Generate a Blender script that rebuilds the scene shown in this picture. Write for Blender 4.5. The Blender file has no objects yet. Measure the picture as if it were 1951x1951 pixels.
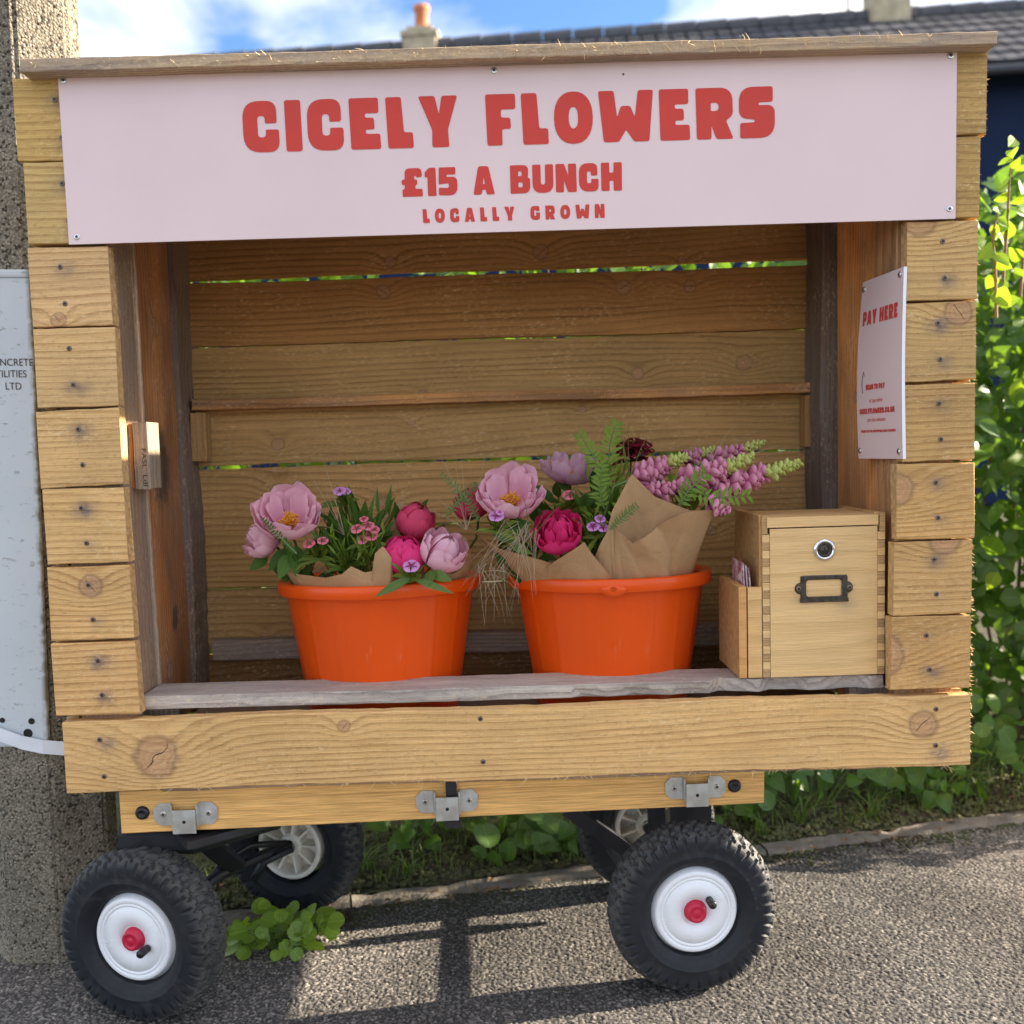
import bpy, bmesh, math, random
import numpy as np
from mathutils import Vector, Matrix, Euler, Quaternion

S = bpy.context.scene
C = S.collection
D = bpy.data
R = math.radians
pi = math.pi

# ------------------------------------------------------------------ camera
PITCH, ROLL, YAW = R(4.83), R(-1.71), R(-0.15)
CAMPOS = Vector((0, -1.48, 0.918))
FOC, PPX, PPY, WPX = 1818.0, 975.5, 1008.5, 1951.0
_f = Vector((-math.sin(YAW) * math.cos(PITCH), math.cos(YAW) * math.cos(PITCH), -math.sin(PITCH)))
_r0 = Vector((math.cos(YAW), math.sin(YAW), 0))
_u0 = _r0.cross(_f)
CR = _r0 * math.cos(ROLL) + _u0 * math.sin(ROLL)
CU = -_r0 * math.sin(ROLL) + _u0 * math.cos(ROLL)
CF = _f
cd = D.cameras.new('camera')
cam = D.objects.new('camera', cd)
C.objects.link(cam)
cam.matrix_world = Matrix(((CR.x, CU.x, -CF.x, CAMPOS.x), (CR.y, CU.y, -CF.y, CAMPOS.y), (CR.z, CU.z, -CF.z, CAMPOS.z), (0, 0, 0, 1)))
cd.sensor_width = 36
cd.lens = 36 * FOC / WPX
cd.shift_y = (PPY - WPX / 2) / WPX
cd.clip_start = 0.05
cd.clip_end = 2000
cd.dof.use_dof = True
cd.dof.focus_distance = 1.53
cd.dof.aperture_fstop = 3.4
S.camera = cam


def at(u, v, Y):
    """the point of the place at depth Y that the 1932-pixel photo shows at (u, v)"""
    u *= 1.00983
    v *= 1.00983
    d = CF + CR * ((u - PPX) / FOC) - CU * ((v - PPY) / FOC)
    return CAMPOS + d * ((Y - CAMPOS.y) / d.y)


# ------------------------------------------------------------------ sky, sun, exposure
SUN_EL, SUN_AZ = R(19.5), R(9)            # azimuth: degrees behind the +X axis
w = D.worlds.new('World')
S.world = w
w.use_nodes = True
wn, wl = w.node_tree.nodes, w.node_tree.links
wn.clear()
wo = wn.new('ShaderNodeOutputWorld')
bg = wn.new('ShaderNodeBackground')
sky = wn.new('ShaderNodeTexSky')
sky.sky_type = 'NISHITA'
sky.sun_disc = False
sky.sun_elevation = SUN_EL
sky.sun_rotation = pi / 2 - SUN_AZ
sky.air_density = 1.0
sky.dust_density = 0.6
sky.ozone_density = 5.0
tcw = wn.new('ShaderNodeTexCoord')
mp = wn.new('ShaderNodeMapping')
mp.inputs['Scale'].default_value = (1.0, 1.0, 2.4)
mp.inputs['Location'].default_value = (1.354, -2.092, 2.922)
cn = wn.new('ShaderNodeTexNoise')
cn.inputs['Scale'].default_value = 2.6
cn.inputs['Detail'].default_value = 7
cn.inputs['Roughness'].default_value = 0.52
cn.inputs['Distortion'].default_value = 0.4
cr = wn.new('ShaderNodeValToRGB')
cr.color_ramp.elements[0].position = 0.41
cr.color_ramp.elements[1].position = 0.78
mxw = wn.new('ShaderNodeMixRGB')
mxw.inputs[2].default_value = (10.2, 9.2, 7.9, 1)
wl.new(tcw.outputs['Generated'], mp.inputs['Vector'])
wl.new(mp.outputs[0], cn.inputs['Vector'])
wl.new(cn.outputs['Fac'], cr.inputs['Fac'])
wl.new(cr.outputs['Color'], mxw.inputs[0])
wl.new(sky.outputs[0], mxw.inputs[1])
wl.new(mxw.outputs[0], bg.inputs['Color'])
bg.inputs['Strength'].default_value = 0.076
wl.new(bg.outputs[0], wo.inputs[0])

sl = D.lights.new('sun', 'SUN')
sl.energy = 5.0
sl.angle = R(0.5)
sl.color = (1.0, 0.86, 0.68)
sun = D.objects.new('sun', sl)
C.objects.link(sun)
SUN_DIR = Vector((math.cos(SUN_AZ) * math.cos(SUN_EL), math.sin(SUN_AZ) * math.cos(SUN_EL), math.sin(SUN_EL)))
sun.rotation_mode = 'QUATERNION'
sun.rotation_quaternion = SUN_DIR.to_track_quat('Z', 'Y')
sun.location = (6, 1, 4)

S.view_settings.view_transform = 'Standard'
S.view_settings.look = 'None'
S.view_settings.exposure = 2.1
S.view_settings.gamma = 1
S.view_settings.use_curve_mapping = False
S.render.engine = 'CYCLES'
S.cycles.use_denoising = True
S.cycles.max_bounces = 8
S.cycles.transparent_max_bounces = 8


# ------------------------------------------------------------------ node helpers
class X:
    """a float socket with arithmetic"""
    t = None

    def __init__(self, s): self.s = s

    def _m(self, op, *a):
        n = X.t.nodes.new('ShaderNodeMath')
        n.operation = op
        for i, v in enumerate((self,) + a):
            if isinstance(v, X): X.t.links.new(v.s, n.inputs[i])
            else: n.inputs[i].default_value = v
        return X(n.outputs[0])

    def __add__(self, o): return self._m('ADD', o)
    def __sub__(self, o): return self._m('SUBTRACT', o)
    def __mul__(self, o): return self._m('MULTIPLY', o)
    def __truediv__(self, o): return self._m('DIVIDE', o)
    __radd__ = __add__
    __rmul__ = __mul__
    def fract(self): return self._m('FRACT')
    def exp(self): return self._m('EXPONENT')
    def abs(self): return self._m('ABSOLUTE')
    def sqrt(self): return self._m('SQRT')
    def sin(self): return self._m('SINE')
    def max(self, o): return self._m('MAXIMUM', o)
    def min(self, o): return self._m('MINIMUM', o)

    def step(self, a, b, x=0.0, y=1.0):
        n = X.t.nodes.new('ShaderNodeMapRange')
        n.interpolation_type = 'SMOOTHSTEP'
        X.t.links.new(self.s, n.inputs['Value'])
        n.inputs['From Min'].default_value = a
        n.inputs['From Max'].default_value = b
        n.inputs['To Min'].default_value = x
        n.inputs['To Max'].default_value = y
        return X(n.outputs[0])


def comb(x, y, z):
    n = X.t.nodes.new('ShaderNodeCombineXYZ')
    for i, v in enumerate((x, y, z)):
        if isinstance(v, X): X.t.links.new(v.s, n.inputs[i])
        else: n.inputs[i].default_value = v
    return n.outputs[0]


def sep(sock):
    n = X.t.nodes.new('ShaderNodeSeparateXYZ')
    X.t.links.new(sock, n.inputs[0])
    return [X(o) for o in n.outputs]


def noise(vec, scale=1.0, detail=2.0, rough=0.5, dist=0.0):
    n = X.t.nodes.new('ShaderNodeTexNoise')
    n.inputs['Scale'].default_value = scale
    n.inputs['Detail'].default_value = detail
    n.inputs['Roughness'].default_value = rough
    n.inputs['Distortion'].default_value = dist
    if vec is not None: X.t.links.new(vec, n.inputs['Vector'])
    return X(n.outputs['Fac'])


def voro(vec, scale, feature='F1', out='Distance'):
    n = X.t.nodes.new('ShaderNodeTexVoronoi')
    n.feature = feature
    n.inputs['Scale'].default_value = scale
    X.t.links.new(vec, n.inputs['Vector'])
    return n.outputs[out]


def mix(f, a, b):
    n = X.t.nodes.new('ShaderNodeMixRGB')
    for i, v in enumerate((f, a, b)):
        if isinstance(v, X): X.t.links.new(v.s, n.inputs[i])
        elif isinstance(v, bpy.types.NodeSocket): X.t.links.new(v, n.inputs[i])
        elif i == 0: n.inputs[0].default_value = v
        else: n.inputs[i].default_value = (*v[:3], 1)
    return n.outputs[0]


def scalecol(c, f):
    """colour times a float"""
    n = X.t.nodes.new('ShaderNodeVectorMath')
    n.operation = 'SCALE'
    if isinstance(c, bpy.types.NodeSocket): X.t.links.new(c, n.inputs[0])
    else: n.inputs[0].default_value = c[:3]
    X.t.links.new(f.s, n.inputs['Scale'])
    return n.outputs[0]


def new_mat(name):
    m = D.materials.new(name)
    m.use_nodes = True
    X.t = m.node_tree
    return m, m.node_tree.nodes['Principled BSDF']


def tex(out='Object'):
    return X.t.nodes.new('ShaderNodeTexCoord').outputs[out]


def rnd():
    return X(X.t.nodes.new('ShaderNodeObjectInfo').outputs['Random'])


def attr(name, kind='OBJECT'):
    n = X.t.nodes.new('ShaderNodeAttribute')
    n.attribute_type = kind
    n.attribute_name = name
    return n


def link(sock, inp):
    X.t.links.new(sock.s if isinstance(sock, X) else sock, inp)


def bump(bsdf, h, strength, dist):
    n = X.t.nodes.new('ShaderNodeBump')
    n.inputs['Strength'].default_value = strength
    n.inputs['Distance'].default_value = dist
    link(h, n.inputs['Height'])
    X.t.links.new(n.outputs[0], bsdf.inputs['Normal'])


def flat(name, col, rough=0.5, metal=0.0, spec=0.5, nscale=0, namp=0.0, bscale=0, bstr=0.0, bdist=0.001):
    """plain colour with a little unevenness"""
    m, b = new_mat(name)
    b.inputs['Base Color'].default_value = (*col, 1)
    b.inputs['Roughness'].default_value = rough
    b.inputs['Metallic'].default_value = metal
    b.inputs['Specular IOR Level'].default_value = spec
    o = tex()
    if nscale:
        n = noise(o, nscale, 4, 0.6)
        link(scalecol(col, n.step(0.25, 0.75, 1 - namp, 1 + namp)), b.inputs['Base Color'])
        link(n.step(0.2, 0.8, max(rough - 0.12, 0.03), min(rough + 0.12, 1)), b.inputs['Roughness'])
    if bscale:
        bump(b, noise(o, bscale, 5, 0.6), bstr, bdist)
    return m


def timber(name, light, late, ring=0.011, core=(0.50, 0.275, 0.155), ringamt=0.6, wav=3.0, blotch=0.16, saw=0.25, rough=0.75, fibre=0.14, greyv=0.0, endcol=(0.58, 0.37, 0.165)):
    """sawn softwood: growth rings that flow round knots, fibres, screw stains"""
    m, b = new_mat(name)
    x, y, z = sep(tex())
    nx, ny, nz = sep(tex('Normal'))
    r = rnd() * 41.0
    n1 = noise(comb(x * 1.1 + r, z * 5.0 + r, y * 4.0), 1.0, 1.5, 0.45) - 0.5
    h = (z + y * 0.5) / ring + n1 * wav * 2 + r
    corem = None
    crack = None
    ringm = None
    for kn in ('knot_a', 'knot_b', 'knot_c'):
        kx, kz, kr = sep(attr(kn).outputs['Vector'])
        kr = kr.max(0.0005)
        dx = (x - kx) / kr
        dz = (z - kz) / kr
        dx = dx + (noise(comb(x, z, kx), 40, 1) - 0.5) * 0.5
        q = dx * dx * 0.18 + dz * dz * 0.42
        h = h + (q * -1.0).exp() * kr * 110.0
        d = (dx * dx * 0.9 + dz * dz).sqrt()
        d = d + (noise(comb(x, z, kr), 45, 2) - 0.5) * 0.16
        cm = d.step(0.70, 1.05, 1.0, 0.0)
        rings = (d * 21.0).sin() * 0.07 + 0.97 - d.step(0.55, 0.95, 0, 1) * d.step(0.95, 1.15, 1, 0) * 0.5
        sl_ = (kx * 37.0).fract() * 3.2 - 1.6
        ck = ((dz - dx * sl_ + (noise(comb(x, z, kr), 55, 2) - 0.5) * 0.6).abs()).step(0.01, 0.05, 1, 0) * d.step(0.35, 0.8, 1, 0) * (kz * 53.0).fract().step(0.3, 0.32)
        corem = cm if corem is None else corem.max(cm)
        ringm = (rings - 1.0) * cm + 1.0 if ringm is None else ringm + (rings - 1.0) * cm
        crack = ck if crack is None else crack.max(ck)
    fib = noise(comb(x * 14.0 + r, z * 520.0, y * 300.0), 1.0, 3, 0.6)
    fib2 = noise(comb(x * 45.0, z * 900.0 + r, y * 500.0), 1.0, 2, 0.6)
    s = (h + (fib - 0.5) * 0.22).fract()
    rm = s.step(0.35, 0.90) * s.step(0.93, 1.0, 1, 0)
    rv = noise(comb(x * 1.5 + r, z * 25.0, r), 1.0, 2).step(0.3, 0.7, 0.35, 1.0)
    rm = rm * rv
    bl = noise(comb(x * 3.0 + r, z * 8.0, y * 8.0 + r), 1.0, 3, 0.6).step(0.2, 0.8, 1 - blotch, 1 + blotch)
    tint = attr('tint').outputs['Vector']
    tc = X.t.nodes.new('ShaderNodeVectorMath')
    tc.operation = 'MULTIPLY'
    X.t.links.new(tint, tc.inputs[1])
    tc.inputs[0].default_value = light
    tl = X.t.nodes.new('ShaderNodeVectorMath')
    tl.operation = 'MULTIPLY'
    X.t.links.new(tint, tl.inputs[1])
    tl.inputs[0].default_value = late
    col = mix(rm * ringamt, tc.outputs[0], tl.outputs[0])
    col = scalecol(col, bl * (fib.step(0.25, 0.75, 1 - fibre, 1 + fibre)))
    col = mix(corem * 0.62, col, scalecol(core, ringm))
    col = scalecol(col, (ringm - 1.0) * 0.5 + 1.0)
    col = mix(crack * 0.85, col, (0.03, 0.015, 0.008))
    for sn in ('stain_a', 'stain_b'):
        sx, sz, sr = sep(attr(sn).outputs['Vector'])
        ddx = (x - sx - 0.004) / 0.014 + (noise(comb(x, z, sx), 38, 3) - 0.5) * 2.6
        ddz = (z - sz + 0.005) / 0.010 + (noise(comb(z, x, sz), 38, 3) - 0.5) * 2.6
        st = ((ddx * ddx + ddz * ddz) * -0.8).exp() * sr
        col = mix(st.min(0.75), col, (0.11, 0.10, 0.115))
    for bn in ('blot_a', 'blot_b'):
        ex, ez, er = sep(attr(bn).outputs['Vector'])
        er = er.max(0.0005)
        px_ = (x - ex) / er
        pz_ = (z - ez) / er
        bq = ((px_ * px_ * 0.4 + pz_ * pz_) * -1.0).exp() + (noise(comb(x * 30.0, z * 45.0, ex), 1.0, 5, 0.7) - 0.5) * 0.9
        col = mix(bq.step(0.35, 0.75) * 0.8, col, (0.035, 0.025, 0.018))
    if greyv:
        g = noise(comb(x * 4.0 + r, z * 30.0, y * 30.0), 1.0, 4, 0.7).step(0.35, 0.7)
        col = mix(g * greyv, col, (0.23, 0.20, 0.19))
    if saw > 0.05:
        tuft = noise(comb(x * 95.0 + z * 60.0 + r, z * 230.0 - x * 40.0, y * 200.0), 1.0, 3, 0.65, 0.6)
        patch = noise(comb(x * 7.0 + r, z * 13.0 + r, y), 1.0, 3, 0.6)
        col = mix(tuft.step(0.54, 0.70) * patch.step(0.40, 0.62) * 0.5, col, scalecol((0.80, 0.63, 0.38), bl))
        col = scalecol(col, tuft.step(0.30, 0.46, 0.80, 1.0))
        org = noise(comb(x * 2.2 + r, z * 9.0, r), 1.0, 4, 0.6).step(0.56, 0.72)
        col = mix(org * 0.30, col, (0.42, 0.22, 0.07))
    ends = nx.abs().step(0.6, 0.9)
    col = mix(ends * 0.8, col, scalecol(endcol, noise(comb(x, y * 90.0, z * 90.0 + r), 1, 3).step(0.2, 0.8, 0.6, 1.25)))
    link(col, b.inputs['Base Color'])
    b.inputs['Roughness'].default_value = rough
    b.inputs['Specular IOR Level'].default_value = 0.25
    sw = noise(comb(x * 210.0 + z * 12.0 + r, z * 18.0, y * 10.0), 1.0, 2, 0.5)
    fluff = noise(comb(x * 160.0 + r, z * 420.0, y * 420.0), 1.0, 2, 0.6)
    bump(b, rm * -0.35 + fib * 0.5 + fib2 * 0.3 + sw * saw * 1.3 + fluff * 0.35 - crack * 1.5, 0.9, 0.0014)
    return m


def leafmat(name, dark, light, trans=0.38, spec=0.45, rough=0.4):
    m, b = new_mat(name)
    uvx, uvy, _ = sep(tex('UV'))
    r = rnd()
    oi = noise(tex(), 9, 2)
    vein = ((uvx - 0.5).abs()).step(0.0, 0.05, 1, 0)
    side = ((uvy * 7.0 + (uvx - 0.5).abs() * 5.0).fract() - 0.5).abs().step(0.0, 0.12, 1, 0) * 0.5
    col = mix((r * 0.6 + oi * 0.6).min(1.0), dark, light)
    col = mix((vein + side).min(1.0) * 0.35, col, tuple(min(1, c * 1.7) for c in light))
    link(col, b.inputs['Base Color'])
    b.inputs['Roughness'].default_value = rough
    b.inputs['Specular IOR Level'].default_value = spec
    bump(b, vein * -1.0 - side, 0.4, 0.001)
    t = X.t.nodes.new('ShaderNodeBsdfTranslucent')
    tcn = X.t.nodes.new('ShaderNodeVectorMath')
    tcn.operation = 'MULTIPLY'
    link(col, tcn.inputs[0])
    tcn.inputs[1].default_value = (2.6, 2.3, 0.7)
    link(tcn.outputs[0], t.inputs['Color'])
    ms = X.t.nodes.new('ShaderNodeMixShader')
    ms.inputs[0].default_value = trans
    link(b.outputs[0], ms.inputs[1])
    link(t.outputs[0], ms.inputs[2])
    link(ms.outputs[0], X.t.nodes['Material Output'].inputs['Surface'])
    return m


def petalmat(name, base, tip, vein, trans=0.3):
    m, b = new_mat(name)
    ux, uy, _ = sep(tex('UV'))
    r = rnd()
    v = noise(comb(ux * 38.0 + r * 30.0, uy * 3.0, r), 1.0, 3, 0.6)
    f = (uy + (v - 0.5) * 0.35 + (r - 0.5) * 0.25)
    col = mix(f.step(0.1, 0.95), base, tip)
    col = mix(v.step(0.5, 0.78) * 0.4, col, vein)
    link(col, b.inputs['Base Color'])
    b.inputs['Roughness'].default_value = 0.55
    b.inputs['Specular IOR Level'].default_value = 0.25
    bump(b, v, 0.35, 0.0012)
    t = X.t.nodes.new('ShaderNodeBsdfTranslucent')
    link(col, t.inputs['Color'])
    ms = X.t.nodes.new('ShaderNodeMixShader')
    ms.inputs[0].default_value = trans
    link(b.outputs[0], ms.inputs[1])
    link(t.outputs[0], ms.inputs[2])
    link(ms.outputs[0], X.t.nodes['Material Output'].inputs['Surface'])
    return m


# ------------------------------------------------------------------ materials
M = {}
M['plank'] = timber('sawn_pine', (0.67, 0.445, 0.215), (0.36, 0.185, 0.068))
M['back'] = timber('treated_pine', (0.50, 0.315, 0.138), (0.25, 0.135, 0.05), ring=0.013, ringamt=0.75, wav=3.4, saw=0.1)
M['post'] = timber('brown_post_timber', (0.44, 0.22, 0.085), (0.22, 0.09, 0.03), ring=0.012, ringamt=0.7, blotch=0.5, greyv=0.35)
M['grey'] = timber('weathered_board', (0.46, 0.38, 0.30), (0.22, 0.165, 0.13), ring=0.008, ringamt=0.75, blotch=0.25, greyv=0.6)
M['deck'] = timber('oiled_hardwood', (0.72, 0.43, 0.155), (0.50, 0.26, 0.08), ring=0.02, ringamt=0.35, wav=1.5, saw=0.02, rough=0.45, fibre=0.3)
M['box'] = timber('pale_box_wood', (0.75, 0.495, 0.228), (0.50, 0.30, 0.105), ring=0.028, ringamt=0.45, wav=2.5, saw=0.0, rough=0.42, fibre=0.12, blotch=0.07, endcol=(0.46, 0.29, 0.13))
M['boxend'] = timber('box_end_grain', (0.47, 0.29, 0.13), (0.36, 0.2, 0.08), ring=0.004, ringamt=0.4, saw=0.0, rough=0.5, fibre=0.2)
M['splinter'] = flat('torn_fibres', (0.72, 0.55, 0.30), 0.8)
M['sign'] = None
M['red'] = flat('red_print', (0.60, 0.062, 0.048), 0.5, spec=0.2, nscale=14, namp=0.04)
M['darkprint'] = flat('ink_stamp', (0.05, 0.035, 0.03), 0.7)
M['foamedge'] = flat('white_foam_edge', (0.82, 0.84, 0.88), 0.5)
M['screw_dark'] = flat('dull_screw_steel', (0.20, 0.15, 0.12), 0.45, 0.7, nscale=400, namp=0.3)
M['screw'] = flat('bright_screw_steel', (0.62, 0.62, 0.62), 0.28, 1.0)
M['slot'] = flat('screw_recess', (0.015, 0.014, 0.013), 0.8)
M['galv'] = flat('galvanised_steel', (0.55, 0.57, 0.57), 0.42, 0.85, nscale=45, namp=0.14)
M['black'] = flat('black_plastic', (0.012, 0.012, 0.014), 0.45, nscale=30, namp=0.3)
M['frame'] = flat('black_painted_steel', (0.014, 0.015, 0.02), 0.5, nscale=25, namp=0.4)
M['whiteplastic'] = flat('white_rim_plastic', (0.80, 0.82, 0.85), 0.3, nscale=20, namp=0.03)
M['dirtywhite'] = flat('cream_hub_plastic', (0.80, 0.75, 0.66), 0.45, nscale=30, namp=0.15)
M['hubred'] = flat('raspberry_hub_cap', (0.52, 0.012, 0.05), 0.38)
M['chrome'] = flat('chrome', (0.75, 0.75, 0.76), 0.12, 1.0)
M['bronze'] = flat('dark_bronze', (0.075, 0.065, 0.055), 0.4, 0.8, nscale=120, namp=0.4)
M['strap'] = flat('white_strap', (0.76, 0.80, 0.88), 0.4, nscale=30, namp=0.05)
M['terracotta'] = flat('terracotta_pot', (0.55, 0.19, 0.09), 0.8, nscale=6, namp=0.15)
M['navy'] = flat('navy_painted_wall', (0.010, 0.021, 0.060), 0.8, spec=0.15, nscale=2, namp=0.08)
def mk_tile():
    m, b = new_mat('grey_roof_tile')
    link(scalecol((0.085, 0.088, 0.10), rnd() * 0.4 + noise(tex(), 9, 3) * 0.9 + 0.3), b.inputs['Base Color'])
    b.inputs['Roughness'].default_value = 0.9
    b.inputs['Specular IOR Level'].default_value = 0.2
    return m


M['tile'] = mk_tile()
M['chim'] = flat('rendered_stack', (0.42, 0.36, 0.25), 0.9, nscale=5, namp=0.3)
M['white_trim'] = flat('dark_gutter', (0.03, 0.035, 0.05), 0.5)
M['stem'] = flat('green_stem', (0.10, 0.17, 0.035), 0.5)
M['twig'] = flat('brown_twig', (0.16, 0.095, 0.05), 0.8, nscale=40, namp=0.3)
M['straw'] = flat('dry_grass', (0.42, 0.34, 0.22), 0.6)
M['barley'] = flat('barley_awn', (0.33, 0.26, 0.17), 0.5)
M['stamen'] = flat('golden_stamen', (0.78, 0.36, 0.02), 0.6)
M['leaf'] = leafmat('hedge_leaf', (0.045, 0.105, 0.022), (0.10, 0.20, 0.032), trans=0.45)
M['leafyoung'] = leafmat('young_leaf', (0.11, 0.21, 0.03), (0.19, 0.30, 0.042), trans=0.5)
M['weed'] = leafmat('weed_leaf', (0.05, 0.115, 0.02), (0.12, 0.22, 0.035), trans=0.3)
M['penny'] = leafmat('pennywort_leaf', (0.10, 0.19, 0.025), (0.24, 0.36, 0.05), trans=0.3)
M['bouquetleaf'] = leafmat('bouquet_leaf', (0.022, 0.066, 0.010), (0.075, 0.15, 0.022), trans=0.2, spec=0.18)
M['fern'] = leafmat('vetch_leaf', (0.10, 0.17, 0.022), (0.20, 0.30, 0.04), trans=0.25, spec=0.2)
M['grass'] = leafmat('grass_blade', (0.06, 0.115, 0.022), (0.13, 0.20, 0.045), trans=0.3)
M['spike'] = leafmat('calyx_spike', (0.05, 0.10, 0.014), (0.15, 0.20, 0.03), trans=0.15, spec=0.18)
M['palepink'] = petalmat('pale_pink_petal', (0.74, 0.24, 0.38), (0.89, 0.57, 0.66), (0.78, 0.33, 0.47))
M['mauvepink'] = petalmat('mauve_pink_petal', (0.58, 0.24, 0.38), (0.76, 0.48, 0.60), (0.58, 0.28, 0.42))
M['deeppink'] = petalmat('deep_pink_petal', (0.50, 0.015, 0.06), (0.74, 0.075, 0.17), (0.70, 0.16, 0.22))
M['magenta'] = petalmat('magenta_petal', (0.66, 0.008, 0.12), (0.86, 0.05, 0.24), (0.72, 0.03, 0.17))
M['coral'] = petalmat('coral_floret', (0.60, 0.07, 0.13), (0.82, 0.22, 0.30), (0.72, 0.12, 0.18))
M['violet'] = petalmat('violet_pink_floret', (0.42, 0.05, 0.30), (0.74, 0.34, 0.70), (0.5, 0.12, 0.42))
M['burgundy'] = petalmat('burgundy_petal', (0.035, 0.003, 0.008), (0.17, 0.008, 0.022), (0.09, 0.004, 0.01))
M['lupin'] = petalmat('lupin_floret', (0.36, 0.06, 0.15), (0.74, 0.32, 0.43), (0.58, 0.19, 0.33), trans=0.15)
M['lupintip'] = petalmat('lupin_bud', (0.45, 0.40, 0.12), (0.48, 0.56, 0.15), (0.52, 0.42, 0.25), trans=0.1)


def mk_sign():
    m, b = new_mat('pale_pink_board')
    n = noise(tex(), 6, 4)
    link(scalecol((0.755, 0.58, 0.575), n.step(0.2, 0.8, 0.97, 1.03)), b.inputs['Base Color'])
    b.inputs['Roughness'].default_value = 0.22
    b.inputs['Specular IOR Level'].default_value = 0.5
    x, y, z = sep(tex())
    bump(b, noise(comb(x * 20.0, y * 20.0, z * 3.0), 1.0, 3), 0.06, 0.002)
    return m


M['sign'] = mk_sign()


def mk_orange():
    m, b = new_mat('orange_bucket_plastic')
    n = noise(tex(), 4, 2)
    x, y, z = sep(tex())
    sc_ = noise(comb(x * 70.0, y * 70.0, z * 9.0), 1.0, 4, 0.7).step(0.60, 0.74) * noise(tex(), 11, 3).step(0.45, 0.62)
    link(mix(sc_ * 0.22, scalecol((0.78, 0.085, 0.005), n.step(0.2, 0.8, 0.90, 1.07)), (0.80, 0.36, 0.22)), b.inputs['Base Color'])
    b.inputs['Roughness'].default_value = 0.3
    b.inputs['Specular IOR Level'].default_value = 0.35
    b.inputs['Subsurface Weight'].default_value = 0.0
    bump(b, noise(tex(), 60, 3), 0.05, 0.001)
    return m


M['orange'] = mk_orange()


def mk_rubber():
    m, b = new_mat('tyre_rubber')
    n = noise(tex(), 55, 5, 0.65)
    n2 = noise(tex(), 9, 3)
    c = mix(n.step(0.45, 0.75) * n2.step(0.3, 0.7), (0.009, 0.011, 0.016), (0.035, 0.035, 0.037))
    tx, ty, tz = sep(tex())
    rad = (tx * tx + ty * ty).sqrt()
    c = mix(rad.step(0.120, 0.138) * n.step(0.3, 0.7, 0.25, 0.75), c, (0.085, 0.083, 0.078))
    link(c, b.inputs['Base Color'])
    link(n.step(0.2, 0.8, 0.45, 0.8), b.inputs['Roughness'])
    b.inputs['Specular IOR Level'].default_value = 0.4
    bump(b, noise(tex(), 300, 4), 0.35, 0.0008)
    return m


M['rubber'] = mk_rubber()


def mk_concrete():
    m, b = new_mat('exposed_aggregate_concrete')
    o = tex()
    v = X(voro(o, 230))
    vc = voro(o, 230, 'F1', 'Color')
    g, g2, g3 = sep(vc)
    n = noise(o, 7, 4, 0.6)
    c = mix(g, (0.19, 0.17, 0.13), (0.36, 0.32, 0.25))
    c = mix(v.step(0.3, 0.75), c, (0.17, 0.15, 0.115))
    c = mix(g2.step(0.82, 0.9), c, (0.06, 0.05, 0.04))
    c = scalecol(c, n.step(0.2, 0.8, 0.72, 1.2))
    link(c, b.inputs['Base Color'])
    b.inputs['Roughness'].default_value = 0.9
    b.inputs['Specular IOR Level'].default_value = 0.2
    bump(b, v * -1.0 + noise(o, 420, 3) * 0.5, 0.8, 0.003)
    return m


M['concrete'] = mk_concrete()


def mk_plate():
    m, b = new_mat('chipped_blue_grey_paint')
    o = tex()
    x, y, z = sep(o)
    n = noise(comb(x * 3.0, y, z * 8.0), 14, 6, 0.72)
    n2 = noise(o, 5, 3)
    chip = n.step(0.60, 0.66)
    c = mix(n2, (0.48, 0.54, 0.59), (0.64, 0.69, 0.73))
    c = mix(chip * 0.6, c, (0.26, 0.27, 0.25))
    edge = (x - 0.036).step(0.0, 0.009)
    c = mix(edge * (noise(o, 60, 4).step(0.35, 0.6)) * 0.8, c, (0.20, 0.19, 0.13))
    link(c, b.inputs['Base Color'])
    b.inputs['Roughness'].default_value = 0.55
    bump(b, chip * -1.0 + noise(o, 110, 4) * 0.4, 0.5, 0.0012)
    return m


M['plate'] = mk_plate()


def mk_kraft():
    m, b = new_mat('kraft_paper')
    o = tex()
    n = noise(o, 9, 5, 0.6)
    f = noise(o, 300, 3)
    link(scalecol((0.50, 0.315, 0.165), (n * 0.45 + f * 0.22 + 0.68)), b.inputs['Base Color'])
    b.inputs['Roughness'].default_value = 0.7
    b.inputs['Specular IOR Level'].default_value = 0.25
    bump(b, X(voro(o, 17, 'DISTANCE_TO_EDGE')).min(0.06) * 6.0 + noise(o, 38, 4, 0.7, 1.2) * 0.8, 0.5, 0.0022)
    t = X.t.nodes.new('ShaderNodeBsdfTranslucent')
    t.inputs['Color'].default_value = (0.42, 0.22, 0.09, 1)
    ms = X.t.nodes.new('ShaderNodeMixShader')
    ms.inputs[0].default_value = 0.15
    link(b.outputs[0], ms.inputs[1])
    link(t.outputs[0], ms.inputs[2])
    link(ms.outputs[0], X.t.nodes['Material Output'].inputs['Surface'])
    return m


M['kraft'] = mk_kraft()


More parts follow.
